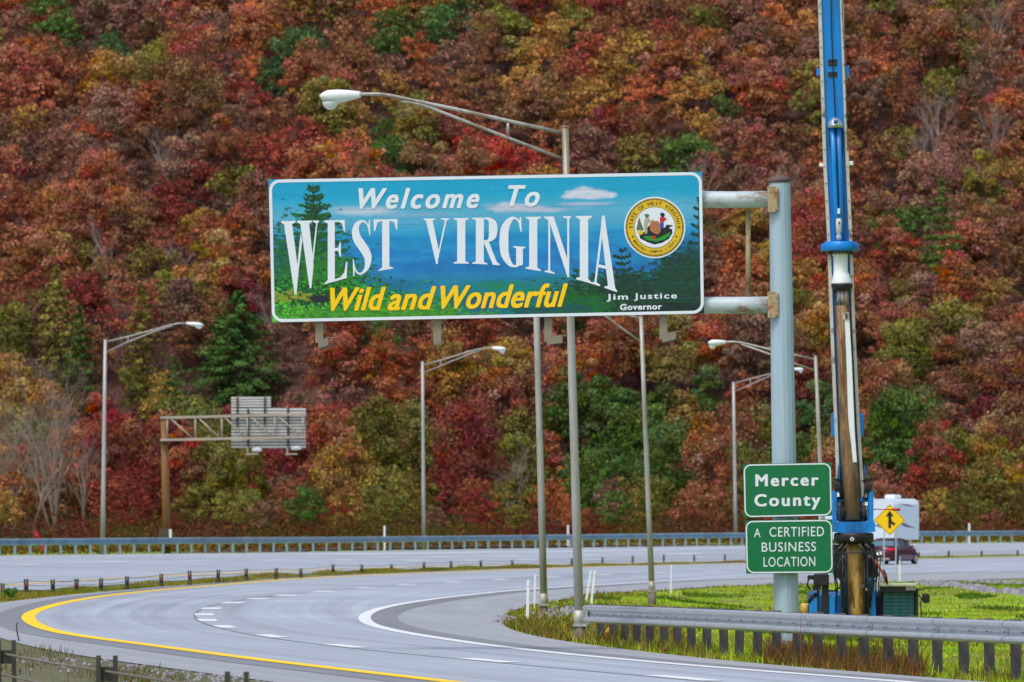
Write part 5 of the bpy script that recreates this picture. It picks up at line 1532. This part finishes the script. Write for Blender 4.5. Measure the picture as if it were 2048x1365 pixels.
# roof shell (top) and glasshouse
gsec = [gh(.42, .72, .98, 1.0, .66), gh(1.0, .80, .98, 1.34, .60), gh(1.35, .82, .98, 1.425, .60), gh(2.2, .82, .96, 1.45, .60), gh(2.75, .80, .95, 1.36, .58), gh(3.5, .76, .93, .95, .7)]
vs, fs = loft_sections(gsec); MB().add(vs, fs).build('glasshouse', M_GLASS).parent = car
rsec = [gh(.98, .60, 1.335, 1.36, .57), gh(1.35, .63, 1.40, 1.45, .58), gh(2.2, .63, 1.42, 1.475, .58), gh(2.76, .60, 1.35, 1.38, .56)]
vs, fs = loft_sections(rsec); MB().add(vs, fs, 0, True).build('roof', M_CARBODY).parent = car
m = MB()
for s_ in (-1, 1):
    for a, b in (((.74, .42, .99), (.62, 1.0, 1.36)), ((.83, 1.55, .98), (.62, 1.5, 1.44)), ((.82, 2.35, .97), (.62, 2.3, 1.46)), ((.77, 3.45, .95), (.6, 2.75, 1.38)), ((.62, 1.0, 1.36), (.63, 2.75, 1.38))):
        m.tube([(a[0]*s_, a[1], a[2]), (b[0]*s_, b[1], b[2])], .03, 6)
m.build('pillars', M_CARBODY).parent = car
for s_ in (-1, 1):
    for y in (.95, 3.75):
        m = MB().tube([(s_*.74, y, .33), (s_*.93, y, .33)], .33, 20); w_ = m.build('wheel', M_TYRE); w_.parent = car
        m = MB().tube([(s_*.925, y, .33), (s_*.94, y, .33)], .2, 14); q = m.build('rim', M_CHROME); q.parent = w_
        m = MB().tube([(s_*.90, y, .36), (s_*.925, y, .36)], .38, 20); m.build('wheel_arch', M_BLACK).parent = car
for s_ in (-1, 1):
    m = MB().box((s_*.66, .02, .84), (.36, .12, .13), bevel=.03); m.box((s_*.83, .14, .86), (.1, .26, .12), bevel=.02); m.build('tail_light', M_TAIL).parent = car
MB().box((0, .0, .74), (.9, .1, .035), bevel=.01).build('boot_trim', M_CHROME).parent = car
MB().box((0, -.01, .62), (.34, .06, .17)).build('number_plate', M_WHITE).parent = car
MB().box((0, .0, .3), (1.3, .1, .14), bevel=.03).build('lower_bumper', M_KGREY).parent = car
for s_ in (-1, 1): MB().box((s_*.98, 3.0, 1.0), (.16, .1, .12), bevel=.03).build('mirror', M_CARBODY).parent = car

# ------------------------------------------------------------------ trailer on the far road
YT = 520.0
tp = W(1838, 1098, YT)
trl = thing('travel_trailer', 'white travel trailer with grey swooshes on the far road', 'trailer', (tp.x, YT, 0))
trl.rotation_euler = (0, 0, math.radians(90-38))   # +X of the trailer runs into the distance; its end faces right
# local: x = along (0..7), y = across (0..2.4), end wall at x=0
def tr(x, y, z): return Vector((-x, y, z))
prof = [(0, .42), (0, 2.7), (.12, 2.95), (.45, 3.08), (6.6, 3.02), (7, 2.7), (7, .42)]
Kt = 1.0
m = MB(); n_ = len(prof)
th = math.radians(0)
def TP(x, y, z):   # x along to the left-front, y towards depth
    return Vector((x, y, z))
trl.rotation_euler = (0, 0, 0)
dirL = Vector((-math.sin(math.radians(42)), -math.cos(math.radians(42))*-1, 0))   # long axis: leftwards and away
dirE = Vector((-dirL.y, dirL.x, 0))
if dirE.y > 0: dirE = -dirE
def T_(x, y, z): return trl.location + dirL*x - dirE*0 + (-dirE)*(-y)*1.0*-1*-1 + Vector((0, 0, z))
corner = trl.location
def TT(x, y, z): return corner + dirL*x + dirE*y + Vector((0, 0, z))
m.add([TT(x, 0, z) for x, z in prof]+[TT(x, 2.3, z) for x, z in prof], [tuple(range(n_)), tuple(2*n_-1-k for k in range(n_))]+[(k, n_+k, n_+(k+1) % n_, (k+1) % n_) for k in range(n_)])
m.build('body', M_TRAIL, trl)
rt = Matrix((dirL, dirE, Vector((0, 0, 1)))).transposed()
m = MB().box(TT(1.3, 1.1, 3.2), (.9, .7, .3), rt, bevel=.06); m.build('roof_unit', M_WHITE, trl)
m = MB().box(TT(3.5, 1.1, 3.12), (.5, .5, .16), rt, bevel=.04); m.build('roof_vent', M_WHITE, trl)
def tpoly(pts, y, nm):
    MB().add([TT(x, y, z) for x, z in pts], [tuple(range(len(pts)))]).build(nm, M_TRPURP, trl)
for q in ([(.1, 1.2), (.9, 1.5), (2.0, 1.35), (1.0, 1.15)], [(1.6, 1.0), (3.2, 1.7), (5.2, 1.8), (3.0, 1.3)]): tpoly(q, 2.304, 'side_stripe'); tpoly(q, -.004, 'side_stripe')
MB().add([TT(-.004, .3, 1.15), TT(-.004, 1.3, 1.25), TT(-.004, 2.2, 1.7), TT(-.004, 1.2, 1.45)], [(0, 1, 2, 3)]).build('end_stripe', M_TRPURP, trl)
MB().add([TT(-.004, .3, 2.55), TT(-.004, 1.0, 2.72), TT(-.004, 2.0, 2.75), TT(-.004, 1.1, 2.62)], [(0, 1, 2, 3)]).build('end_stripe', M_TRPURP, trl)
MB().box(TT(2.6, 2.31, 2.0), (1.0, .03, .6), rt).build('window', M_GLASS, trl)
MB().box(TT(4.8, 2.31, 2.0), (.8, .03, .5), rt).build('window', M_GLASS, trl)
for x in (3.1, 3.95):
    for y in (.1, 2.2): MB().tube([TT(x, y-.1, .36), TT(x, y+.1, .36)], .36, 18).build('wheel', M_TYRE, trl)
MB().box(TT(3.5, 1.15, .66), (6.4, 1.9, .14), rt).build('chassis', M_MACH, trl)
MB().tube([TT(7, 1.1, .6), TT(8.3, 1.1, .5)], .06, 8).build('hitch', M_MACH, trl)

# ------------------------------------------------------------------ trees
def quads_from(P, Nn, size, rg):
    n = len(P)
    t = rg.normal(0, 1, (n, 3)); t -= Nn*(t*Nn).sum(1)[:, None]; t /= np.linalg.norm(t, axis=1)[:, None]
    b = np.cross(Nn, t)
    sx = (size*rg.uniform(.6, 1.3, n))[:, None]; sy = sx*rg.uniform(.5, .9, (n, 1))
    V = np.stack([P-t*sx*.5, P+b*sy*.5, P+t*sx*.5, P-b*sy*.5], 1).reshape(-1, 3)
    i = np.arange(n)*4
    return V, np.c_[i, i+1, i+2, i+3]
def crown_np(seed, kind='round', nl=4200, Rw=2.9, Hc=5.6, z0=1.6, size=.26, ncl=34, spread=.22):
    rg = np.random.default_rng(seed)
    C = []; Rr = []
    while len(C) < ncl:
        p = rg.uniform(-1, 1, 3)
        q = np.linalg.norm(p)
        if q > 1 or q < .35: continue
        if kind == 'round': pass
        if kind == 'oval': 
            if np.hypot(p[0], p[1]) > 1-.45*abs(p[2]): continue
        if p[2] < -.75: continue
        C.append((p[0]*Rw*.8*(1+rg.normal(0, .08)), p[1]*Rw*.8, z0+Hc/2+p[2]*Hc/2*.85)); Rr.append(rg.uniform(.45, 1.25)*Rw*.33)
    C = np.array(C); Rr = np.array(Rr)
    k = rg.integers(0, ncl, nl); d = rg.normal(0, 1, (nl, 3)); d /= np.linalg.norm(d, axis=1)[:, None]
    d[:, 2] = np.where(d[:, 2] < -.3, -d[:, 2], d[:, 2])
    rad = rg.uniform(.55, 1.12, nl)
    P = C[k] + d*(Rr[k]*rad)[:, None]*np.array([1, 1, .8])
    Nn = d + rg.normal(0, .55, (nl, 3)); Nn /= np.linalg.norm(Nn, axis=1)[:, None]
    V, Fq = quads_from(P, Nn, size, rg)
    hue = .5 + rg.normal(0, .018, ncl)[k] + rg.normal(0, .012, nl)
    val = np.clip(rg.normal(1, .2, ncl)[k]*rg.normal(1, spread, nl), .35, 2.0)
    sat = np.clip(rg.normal(1, .08, ncl)[k], .6, 1.2)
    return V, Fq, np.repeat(np.c_[hue, val, sat], 4, 0), C
def conifer_np(seed, Hc=8.5, Rw=2.7, nl=5200, z0=.8, lv=15, tip=.8):
    rg = np.random.default_rng(seed); P = []; Nn = []; cl = []
    nb = 0
    for q in range(lv):
        t = q/(lv-1); z = z0 + Hc*t; L_ = Rw*(1-t)**tip*(1-.25*(t < .1)) + .25
        m_ = 6 if t < .8 else 4
        a0 = rg.uniform(0, 6.28)
        for j in range(m_):
            a = a0 + j*6.283/m_ + rg.normal(0, .2); LL = L_*rg.uniform(.7, 1.12); nb += 1
            n = int(nl/(lv*5.6)*(.35+LL/Rw)); w = rg.uniform(0, 1, n)**.7
            side = rg.normal(0, .16, n)*(.5+LL*.35)
            x = math.cos(a)*w*LL - math.sin(a)*side; y = math.sin(a)*w*LL + math.cos(a)*side
            zz = z + .28*w*LL*(.2+.5*t) - .22*w*w*LL*(1-t) + rg.normal(0, .12, n)
            P.append(np.c_[x, y, zz]); N0 = np.tile((math.cos(a)*.4, math.sin(a)*.4, .85), (n, 1)) + rg.normal(0, .4, (n, 3)); Nn.append(N0)
            cl.append(np.full(n, rg.normal(1, .16)))
    P = np.vstack(P); Nn = np.vstack(Nn); Nn /= np.linalg.norm(Nn, axis=1)[:, None]; cl = np.concatenate(cl)
    V, Fq = quads_from(P, Nn, .24, rg)
    n = len(P)
    c = np.c_[.5+rg.normal(0, .015, n), np.clip(cl*rg.normal(1, .2, n), .3, 2), np.ones(n)]
    return V, Fq, np.repeat(c, 4, 0)
def branches(seed, Ht=7.5, r0=.11, depth=4, spread=.55, stop=None, forks=1, lean=.12):
    rd = random.Random(seed); m = MB()
    def grow(p, d, L_, r, lev):
        n = 3; pts = [p]; rs = [r]; q = p.copy(); dd = d.copy()
        for i in range(n):
            dd = (dd + Vector((rd.gauss(0, .12), rd.gauss(0, .12), rd.gauss(.05, .06)))).normalized()
            q = q + dd*L_/n; pts.append(q.copy()); rs.append(r*(1-.45*(i+1)/n))
        m.tube(pts, rs, 5 if lev < 2 else 3, cap=False)
        if lev >= depth: return
        k = 3 if lev < 2 else rd.choice((2, 3, 3))
        for i in range(k + (2 if lev == 0 else 0)):
            f = rd.uniform(.35, 1.0); idx = min(n-1, int(f*n)); pp = pts[idx].lerp(pts[idx+1], f*n-idx)
            ax = Vector((rd.gauss(0, 1), rd.gauss(0, 1), .2)).normalized()
            nd = (dd*(1-spread*.5) + ax*spread*rd.uniform(.6, 1.2)); nd.z = max(nd.z, .12); nd.normalize()
            grow(pp, nd, L_*rd.uniform(.5, .72), rs[idx]*.6, lev+1)
    for f in range(forks):
        grow(Vector((0, 0, -.2)), Vector((rd.gauss(0, lean*forks), rd.gauss(0, lean*forks), 1)).normalized(), Ht*.42, r0, 0)
    return m
PROTO = {}
def park(o): 
    COL.objects.unlink(o); return o
def make_proto(key, crownV, trunk_mb, bark):
    V, Fq, c = crownV
    cr_ = park(np_mesh('crown', V, Fq, M_LEAF, c, 'shade'))
    tr_ = park(trunk_mb.build('trunk', bark))
    PROTO[key] = (cr_, tr_)
def simple_trunk(h, r, seed):
    return branches(seed, h, r, 2, .6)
for i in range(11):
    kind = 'oval' if i % 3 == 1 else 'round'
    V, Fq, c, _ = crown_np(100+i, kind, 6800, (2.6, 3.1, 2.3, 3.4, 2.8)[i % 5], (5.6, 6.6, 7.6, 5.2, 6.2, 7.0)[i % 6], 1.0, .215, 26+5*i, .26)
    make_proto('dec%d' % i, (V, Fq, c), simple_trunk(6.2, .13, i), M_BARK)
for i in range(3):
    V, Fq, c, _ = crown_np(200+i, 'round', 1500, 2.7, 5.6, 1.4, .22, 40)
    make_proto('sparse%d' % i, (V, Fq, c), branches(300+i, 8.0, .12, 4, .5), M_BARE)
for i in range(3):
    make_proto('con%d' % i, conifer_np(400+i, 8.0+i*.7, 2.4+.2*i), simple_trunk(7.5, .12, 40+i), M_BARK)
make_proto('bigcon', conifer_np(450, 9.4, 4.4, 16000, .6, 22, .8), simple_trunk(8.5, .16, 47), M_BARK)
for i in range(3):
    tr_ = park(branches(500+i, 8.4, .11, 5, .5, forks=1+i % 2).build('branches', M_BARE)); PROTO['bare%d' % i] = (None, tr_)
tr_ = park(branches(560, 9.8, .085, 6, .62, forks=4, lean=.07).build('branches', M_BARE)); PROTO['barebig'] = (None, tr_)

COLS = {  # display-like foliage colours and the words for them
 'rust': ((158,90,62), 'rust brown'), 'brown': ((140,92,62), 'brown'), 'red': ((160,62,48), 'brick red'), 'crimson': ((136,34,46), 'dark crimson'),
 'orange': ((190,98,48), 'orange'), 'ochre': ((172,124,52), 'ochre'), 'olive': ((122,116,46), 'olive'), 'green': ((74,108,44), 'green'),
 'darkgreen': ((62,110,62), 'dark green'), 'mauve': ((136,96,84), 'mauve brown'), 'yellow': ((178,146,56), 'yellow'), 'pink': ((172,100,84), 'pinkish red'), 'scarlet': ((184,44,38), 'scarlet')}
ANCH = [  # px, py of the crown centre, radius in px, colour, prototype family
 (100,60,55,'green','dec'),(235,85,30,'darkgreen','con'),(480,120,50,'orange','dec'),(570,110,45,'darkgreen','con'),(330,105,40,'olive','dec'),(775,70,45,'green','dec'),(900,45,50,'darkgreen','dec'),
 (1000,60,45,'olive','dec'),(1285,100,40,'yellow','dec'),(1480,205,35,'green','dec'),(1180,215,60,'ochre','dec'),(1010,300,75,'scarlet','dec'),(755,300,50,'green','dec'),(820,290,45,'olive','dec'),(1355,290,60,'green','dec'),
 (395,290,50,'mauve','bare'),(165,350,45,'mauve','bare'),(245,350,40,'mauve','bare'),(90,430,40,'ochre','sparse'),(370,400,60,'crimson','dec'),(230,385,45,'rust','dec'),(490,410,45,'olive','dec'),(330,560,50,'olive','dec'),
 (370,740,42,'green','con'),(322,765,30,'yellow','dec'),(258,720,35,'olive','dec'),(245,785,28,'yellow','dec'),(130,775,40,'crimson','dec'),(20,820,50,'ochre','dec'),(290,900,50,'rust','dec'),
 (530,930,60,'crimson','dec'),(440,920,50,'crimson','dec'),(210,1000,50,'red','dec'),(285,1010,50,'crimson','dec'),(150,1020,50,'orange','dec'),(430,1010,80,'olive','dec'),(600,950,28,'green','con'),(660,920,60,'red','dec'),(655,1015,35,'scarlet','dec'),
 (780,960,75,'olive','dec'),(620,1030,50,'green','dec'),(740,690,55,'green','dec'),(800,745,70,'orange','dec'),(880,780,60,'ochre','dec'),(900,690,60,'crimson','dec'),(960,680,50,'red','dec'),(1080,700,50,'pink','dec'),(1200,800,85,'green','dec'),
 (1170,720,45,'orange','dec'),(1260,700,45,'rust','dec'),(1330,720,60,'olive','dec'),(1370,800,60,'green','dec'),(1440,730,55,'orange','dec'),(1590,800,50,'crimson','dec'),(1200,900,70,'green','dec'),(1310,930,80,'green','dec'),(1110,960,32,'orange','dec'),
 (880,930,50,'mauve','bare'),(1010,940,40,'mauve','bare'),(905,1000,45,'crimson','dec'),(1040,990,60,'olive','dec'),(1180,1010,55,'green','dec'),(1290,1020,60,'olive','dec'),(1400,1000,55,'rust','dec'),(1400,890,55,'ochre','dec'),(700,830,55,'mauve','sparse'),(950,850,55,'mauve','sparse'),
 (1780,920,60,'green','dec'),(1930,1000,65,'olive','dec'),(1830,850,40,'pink','dec'),(1830,740,65,'olive','dec'),(1830,440,65,'green','dec'),(1850,510,60,'green','con'),(1890,280,45,'mauve','bare'),(1870,180,60,'olive','dec'),(1870,1015,40,'yellow','dec'),(1800,1000,45,'pink','dec'),
 (545,1015,38,'mauve','bare'),(500,985,34,'mauve','bare'),(850,1020,34,'mauve','bare'),(1235,985,34,'mauve','bare'),(1150,1020,30,'orange','dec'),(330,1010,34,'crimson','dec'),(1990,1010,35,'pink','dec'),(1960,760,60,'red','dec'),(1560,530,60,'ochre','dec'),(1480,540,60,'orange','dec'),(1430,480,45,'green','dec'),(1600,450,60,'mauve','dec'),(1660,900,60,'darkgreen','dec'),(1140,150,45,'rust','sparse'),(650,60,50,'rust','dec'),(60,160,60,'rust','dec'),
]
def zone_color(px, py, rd):
    if py < 250: w = dict(rust=24, brown=26, mauve=16, ochre=12, olive=8, red=5, orange=4, crimson=2)
    elif py < 560: w = dict(rust=30, brown=22, mauve=12, ochre=12, olive=7, red=9, orange=6, crimson=3)
    elif py < 850: w = dict(rust=26, brown=16, mauve=10, ochre=12, olive=14, red=10, orange=6, crimson=5, green=5)
    else: w = dict(rust=16, brown=14, mauve=10, ochre=12, olive=18, red=8, orange=7, crimson=6, green=11)
    if px > 1500 and py < 700: w['brown'] += 12; w['mauve'] += 6
    ks = list(w); return rd.choices(ks, [w[k] for k in ks])[0]
rd = random.Random(21)
cands = []
for Zr, st_, sc0 in ((628., 3.4, .55), (640., 3.7, .75), (652., 4.4, .95)):
    x = -1024*Zr/F - 3
    while x < 1024*Zr/F + 3:
        cands.append([x + rd.uniform(-.8, .8), Zr + rd.uniform(-2.5, 2.5), sc0*rd.uniform(.8, 1.2)]); x += st_
Z = 664.0; row = 0
while Z < 822:
    X0 = -(F and 1024*Z/F) - 9
    x = X0 + (row % 2)*2.6
    while x < -X0:
        cands.append([x + rd.uniform(-1.2, 1.2), Z + rd.uniform(-1.5, 1.5), rd.uniform(.82, 1.22)]); x += 4.4
    Z += 4.3; row += 1
def bary(X, Z): return float(hill(np.float64(X), np.float64(Z)))
special = [('bigcon', 475, 722, 713., 'darkgreen', .98), ('barebig', 110, 905, 650., 'mauve', 1.6), ('barebig', 20, 940, 656., 'mauve', 1.35), ('bare1', 170, 960, 655., 'mauve', 1.2), ('bare0', 60, 960, 648., 'mauve', 1.1)]
trees = []
for key, px, py, Zt, col, sc_ in special:
    X = (px-1024)*Zt/F; trees.append(dict(X=X, Z=Zt, key=key, col=col, s=sc_, px=px, py=py))
for X, Z, sc_ in cands:
    gz_ = bary(X, Z); hc = 4.3*sc_
    px = 1024+X/Z*F; py = YH+(H-gz_-hc)*F/Z
    if abs(px-475) < 105 and ((Z < 713 and 620 < py < 862) or (abs(Z-713) < 3.5 and abs(px-475) < 70)): continue
    if 30 < px < 200 and Z < 660: continue
    best = None
    for a in ANCH:
        d = math.hypot(px-a[0], py-a[1])
        if d < a[2]*.95 and (best is None or d/a[2] < best[0]): best = (d/a[2], a)
    if best:
        col, fam = best[1][3], best[1][4]
        if best[1][2] < 36: sc_ *= .75
    else:
        col = zone_color(px, py, rd)
        q = rd.random()
        fam = 'bare' if q < .05 else ('sparse' if q < (.30 if col in ('mauve', 'brown') else .10) else 'dec')
        if col in ('green', 'olive') and rd.random() < .3: fam = 'con'
    n = {'dec': 11, 'sparse': 3, 'con': 3, 'bare': 3}[fam]
    trees.append(dict(X=X, Z=Z, key=fam+str(rd.randrange(n)), col=col, s=sc_*(.9 if fam == 'con' else 1), px=px, py=py))
inview = [t for t in trees if -20 < t['px'] < 2068 and -25 < t['py']]
inview.sort(key=lambda t: -(9 if t['key'] in ('bigcon', 'barebig', 'bare1', 'bare0') and t['Z'] in (713., 650., 655., 656., 648.) else t['s']*100/t['Z']))
N_IND = 298
indiv = inview[:N_IND]; ids = set(id(t) for t in indiv)
rest = [t for t in trees if id(t) not in ids]
def col_of(t):
    c = COLS[t['col']][0]; k = t.setdefault('k', rd.uniform(.84, 1.2))
    j = t.setdefault('j', [rd.uniform(.92, 1.08) for _ in range(3)])
    mixk = .2 if t['col'] not in ('green', 'darkgreen', 'olive', 'yellow') else .14
    if t['col'] in ('red', 'crimson', 'scarlet', 'orange', 'pink'): mixk = .32
    mean = (lin(132), lin(84), lin(64))
    r_ = [(lin(c[i])*(1-mixk)+mean[i]*mixk)*k*j[i] for i in range(3)]; gy = .3*r_[0]+.5*r_[1]+.2*r_[2]
    return tuple(min(.9, (r_[i]*.86+gy*.14)*(1.13, 1.2, 1.04)[i]*(.93 if t['py'] > 700 else 1.1)) for i in range(3)) + (1.0,)
# labels: colour and form, then where the crown stands against things one can find
def xwords(px):
    for lim, w in ((90, 'at the left edge'), (205, 'left of the leftmost lamp'), (330, 'right of the leftmost lamp'), (460, 'around the gantry truss'), (540, 'left of the welcome sign'),
                   (640, 'around the gantry sign panels'), (760, 'left part of welcome sign'), (850, 'left of middle far lamp'), (960, 'right of middle far lamp'), (1075, 'left of near lamps'),
                   (1160, 'behind the near lamps'), (1290, 'left of slim lamp'), (1400, 'right of slim lamp'), (1480, 'right end of welcome sign'), (1540, 'left of thick sign pole'),
                   (1640, 'right of thick sign pole'), (1740, 'behind the blue mast'), (1830, 'right of the blue mast'), (1930, 'beyond the trailer'), (9999, 'at the right edge')):
        if px < lim: return w
def ywords(py):
    for lim, w in ((60, 'topmost'), (140, 'near hilltop'), (230, 'high up'), (340, 'upper slope'), (430, 'sign-top height'), (520, 'lettering height'), (620, 'sign-bottom height'),
                   (710, 'mid slope'), (800, 'below mid slope'), (890, 'gantry height'), (970, 'low slope'), (9999, 'hill foot')):
        if py < lim: return w
for t in indiv:
    f = t['key'].rstrip('0123456789')
    form = {'dec': 'leafy tree', 'sparse': 'thin tree', 'con': 'pine', 'bigcon': 'big broad pine', 'bare': 'bare grey tree', 'barebig': 'large bare branching tree'}[f]
    t['nm'] = {'dec': 'autumn_tree', 'sparse': 'autumn_tree', 'con': 'pine_tree', 'bigcon': 'pine_tree', 'bare': 'bare_tree', 'barebig': 'bare_tree'}[f]
    colw = '' if f.startswith('bare') else COLS[t['col']][1]+' '
    t['lab'] = (colw + form + ', ' + ywords(t['py']) + ', ' + xwords(t['px']))
from collections import defaultdict
dd = defaultdict(list)
for t in indiv: dd[t['lab']].append(t)
for k_, L_ in dd.items():
    if len(L_) == 2:
        a, b = L_
        if abs(a['px']-b['px']) > abs(a['py']-b['py']):
            L_.sort(key=lambda t: t['px']); w = ('left', 'right')
        else:
            L_.sort(key=lambda t: t['py']); w = ('upper', 'lower')
        for t, q in zip(L_, w): t['lab'] = q+' one: '+t['lab']
    elif len(L_) > 2:
        L_.sort(key=lambda t: t['px']); 
        for t, q in zip(L_, ['leftmost', 'second from left', 'third from left', 'fourth from left', 'fifth from left', 'sixth from left', 'seventh from left', 'eighth from left', 'ninth from left', 'tenth from left']): t['lab'] = q+': '+t['lab']
for t in indiv:
    gz_ = max(bary(t['X'], t['Z']), 0) if t['Z'] > 686 else 0
    o = thing(t['nm'], t['lab'], {'autumn_tree': 'tree', 'pine_tree': 'pine tree', 'bare_tree': 'bare tree'}[t['nm']], (t['X'], t['Z'], gz_-.1), 'trees on the wooded hillside')
    o.rotation_euler = (0, 0, rd.uniform(0, 6.28)); s = t['s']; o.scale = (s*rd.uniform(.9, 1.1), s*rd.uniform(.9, 1.1), s*(rd.uniform(1.05, 1.45) if t['Z'] < 690 and not t['key'].startswith('bare') else rd.uniform(.92, 1.2)))
    if t['key'] == 'bigcon': o.scale = (1.25, 1.25, 1.0)
    cr_, tr_ = PROTO[t['key']]
    q = tr_.copy(); COL.objects.link(q); q.parent = o; q.location = (0, 0, 0)
    if cr_ is not None:
        q = cr_.copy(); COL.objects.link(q); q.parent = o; q.color = (rgb(84, 116, 58) if t['key'] == 'bigcon' else col_of(t)); q.location = (0, 0, 0)
# the remaining, farthest trees: one mass
VV = []; FF = []; CC = []; off = 0
lowp = []
for i in range(4):
    V, Fq, c, _ = crown_np(700+i, 'round', 1500, 2.9, 6.2, 1.0, .34, 30); lowp.append((V, Fq, c))
import colorsys
for t in rest:
    V, Fq, c = lowp[rd.randrange(4)]; s = t['s']; a = rd.uniform(0, 6.28); ca, sa = math.cos(a), math.sin(a)
    col = t['col'] if not t['key'].startswith('bare') else 'mauve'
    base = np.array(col_of(dict(t, col=col))[:3])
    inv = -40 < t['px'] < 2088
    if not inv:
        V = V.reshape(-1, 4, 3)[::2].reshape(-1, 3); c = c.reshape(-1, 4, 3)[::2].reshape(-1, 3); Fq = np.arange(len(V)).reshape(-1, 4)
    W3 = np.c_[V[:, 0]*ca-V[:, 1]*sa, V[:, 0]*sa+V[:, 1]*ca, V[:, 2]]*s + np.array([t['X'], t['Z'], max(0, bary(t['X'], t['Z']))-.1])
    hs = (c[:, 0]-.5)
    tint = base[None]*c[:, 1:2]*np.c_[1-hs*2, 1+hs*6, np.ones(len(hs))]
    VV.append(W3); FF.append(Fq+off); CC.append(tint); off += len(W3)
tag(np_mesh('far_trees', np.vstack(VV), np.vstack(FF), M_TINT, np.vstack(CC)), 'farthest autumn trees massed along the top of the picture', 'trees', kind='stuff')
# undergrowth: shrubs and saplings that fill the gaps between the trees
rg = np.random.default_rng(77)
n = 230000
zz = rg.uniform(625, 812, n); xx = rg.uniform(-1, 1, n)*(1024/F*zz+5)
gzz = np.where(zz > 686, hill(xx, zz), 0)
hgt = rg.gamma(2.0, .85, n)*(.5+1.0*vnoise(xx, zz, 4))
hgt = np.where(zz < 690, hgt*.6, hgt); hgt = np.where(hgt > 2.6, rg.uniform(0, 2.6, n), hgt)
P = np.c_[xx, zz, gzz+hgt]
Nn = rg.normal(0, 1, (n, 3)); Nn[:, 2] = np.abs(Nn[:, 2]); Nn[:, 1] -= .6; Nn /= np.linalg.norm(Nn, axis=1)[:, None]
V, Fq = quads_from(P, Nn, .24, rg)
pal = np.array([[lin(a)*.8, lin(b)*.8, lin(c)*.8] for a, b, c in ((120,72,56),(104,66,60),(128,98,52),(96,92,44),(130,62,48),(104,40,50),(92,84,66))])
ci = np.clip(((vnoise(xx, zz, 6)*.8+rg.uniform(0, .2, n))*len(pal)).astype(int), 0, len(pal)-1)
tag(np_mesh('undergrowth', V, Fq, M_TINT, np.repeat(pal[ci]*rg.uniform(.6, 1.3, (n, 1)), 4, 0)), 'mixed brown and olive undergrowth between the trees on the hillside', 'undergrowth', kind='stuff')
# low scrub just behind the far guardrail
n = 16000
xx = rg.uniform(-1, 1, n); zf_ = rg.uniform(4, 60, n)
pxr = 1024+xx*1060; Zg = np.interp(pxr, ppx, Pf[:, 1]); zz = Zg+zf_; Xr = xx*1060*zz/F
hgt = rg.gamma(1.6, .16, n); hgt = np.where(hgt > .7, rg.uniform(0, .7, n), hgt); P = np.c_[Xr, zz, hgt]
Nn = rg.normal(0, 1, (n, 3)); Nn /= np.linalg.norm(Nn, axis=1)[:, None]
V, Fq = quads_from(P, Nn, .2, rg)
pal = np.array([[lin(a), lin(b), lin(c)] for a, b, c in ((112,92,46),(90,96,42),(140,92,40),(84,60,44),(76,84,40),(150,110,40))])
tag(np_mesh('roadside_scrub', V, Fq, M_TINT, np.repeat(pal[rg.integers(0, len(pal), n)]*rg.uniform(.6, 1.3, (n, 1)), 4, 0)), 'low scrub growing just behind the far guardrail', 'scrub', kind='stuff')
# round green shrub at the left end of the median
X, Z, z = G(22, 1200)
sh = thing('shrub', 'small round green shrub at the left end of the cable barrier', 'shrub', (X, Z, z))
V, Fq, c, _ = crown_np(900, 'round', 1500, .26, .42, 0, .045, 16)
o = np_mesh('foliage', V, Fq, M_LEAF, c, 'shade', parent=sh); o.color = rgb(84, 120, 50, 1.2)
MB().tube([(0, 0, -.1), (0, 0, .2)], .015, 6).build('stem', M_BARK).parent = sh
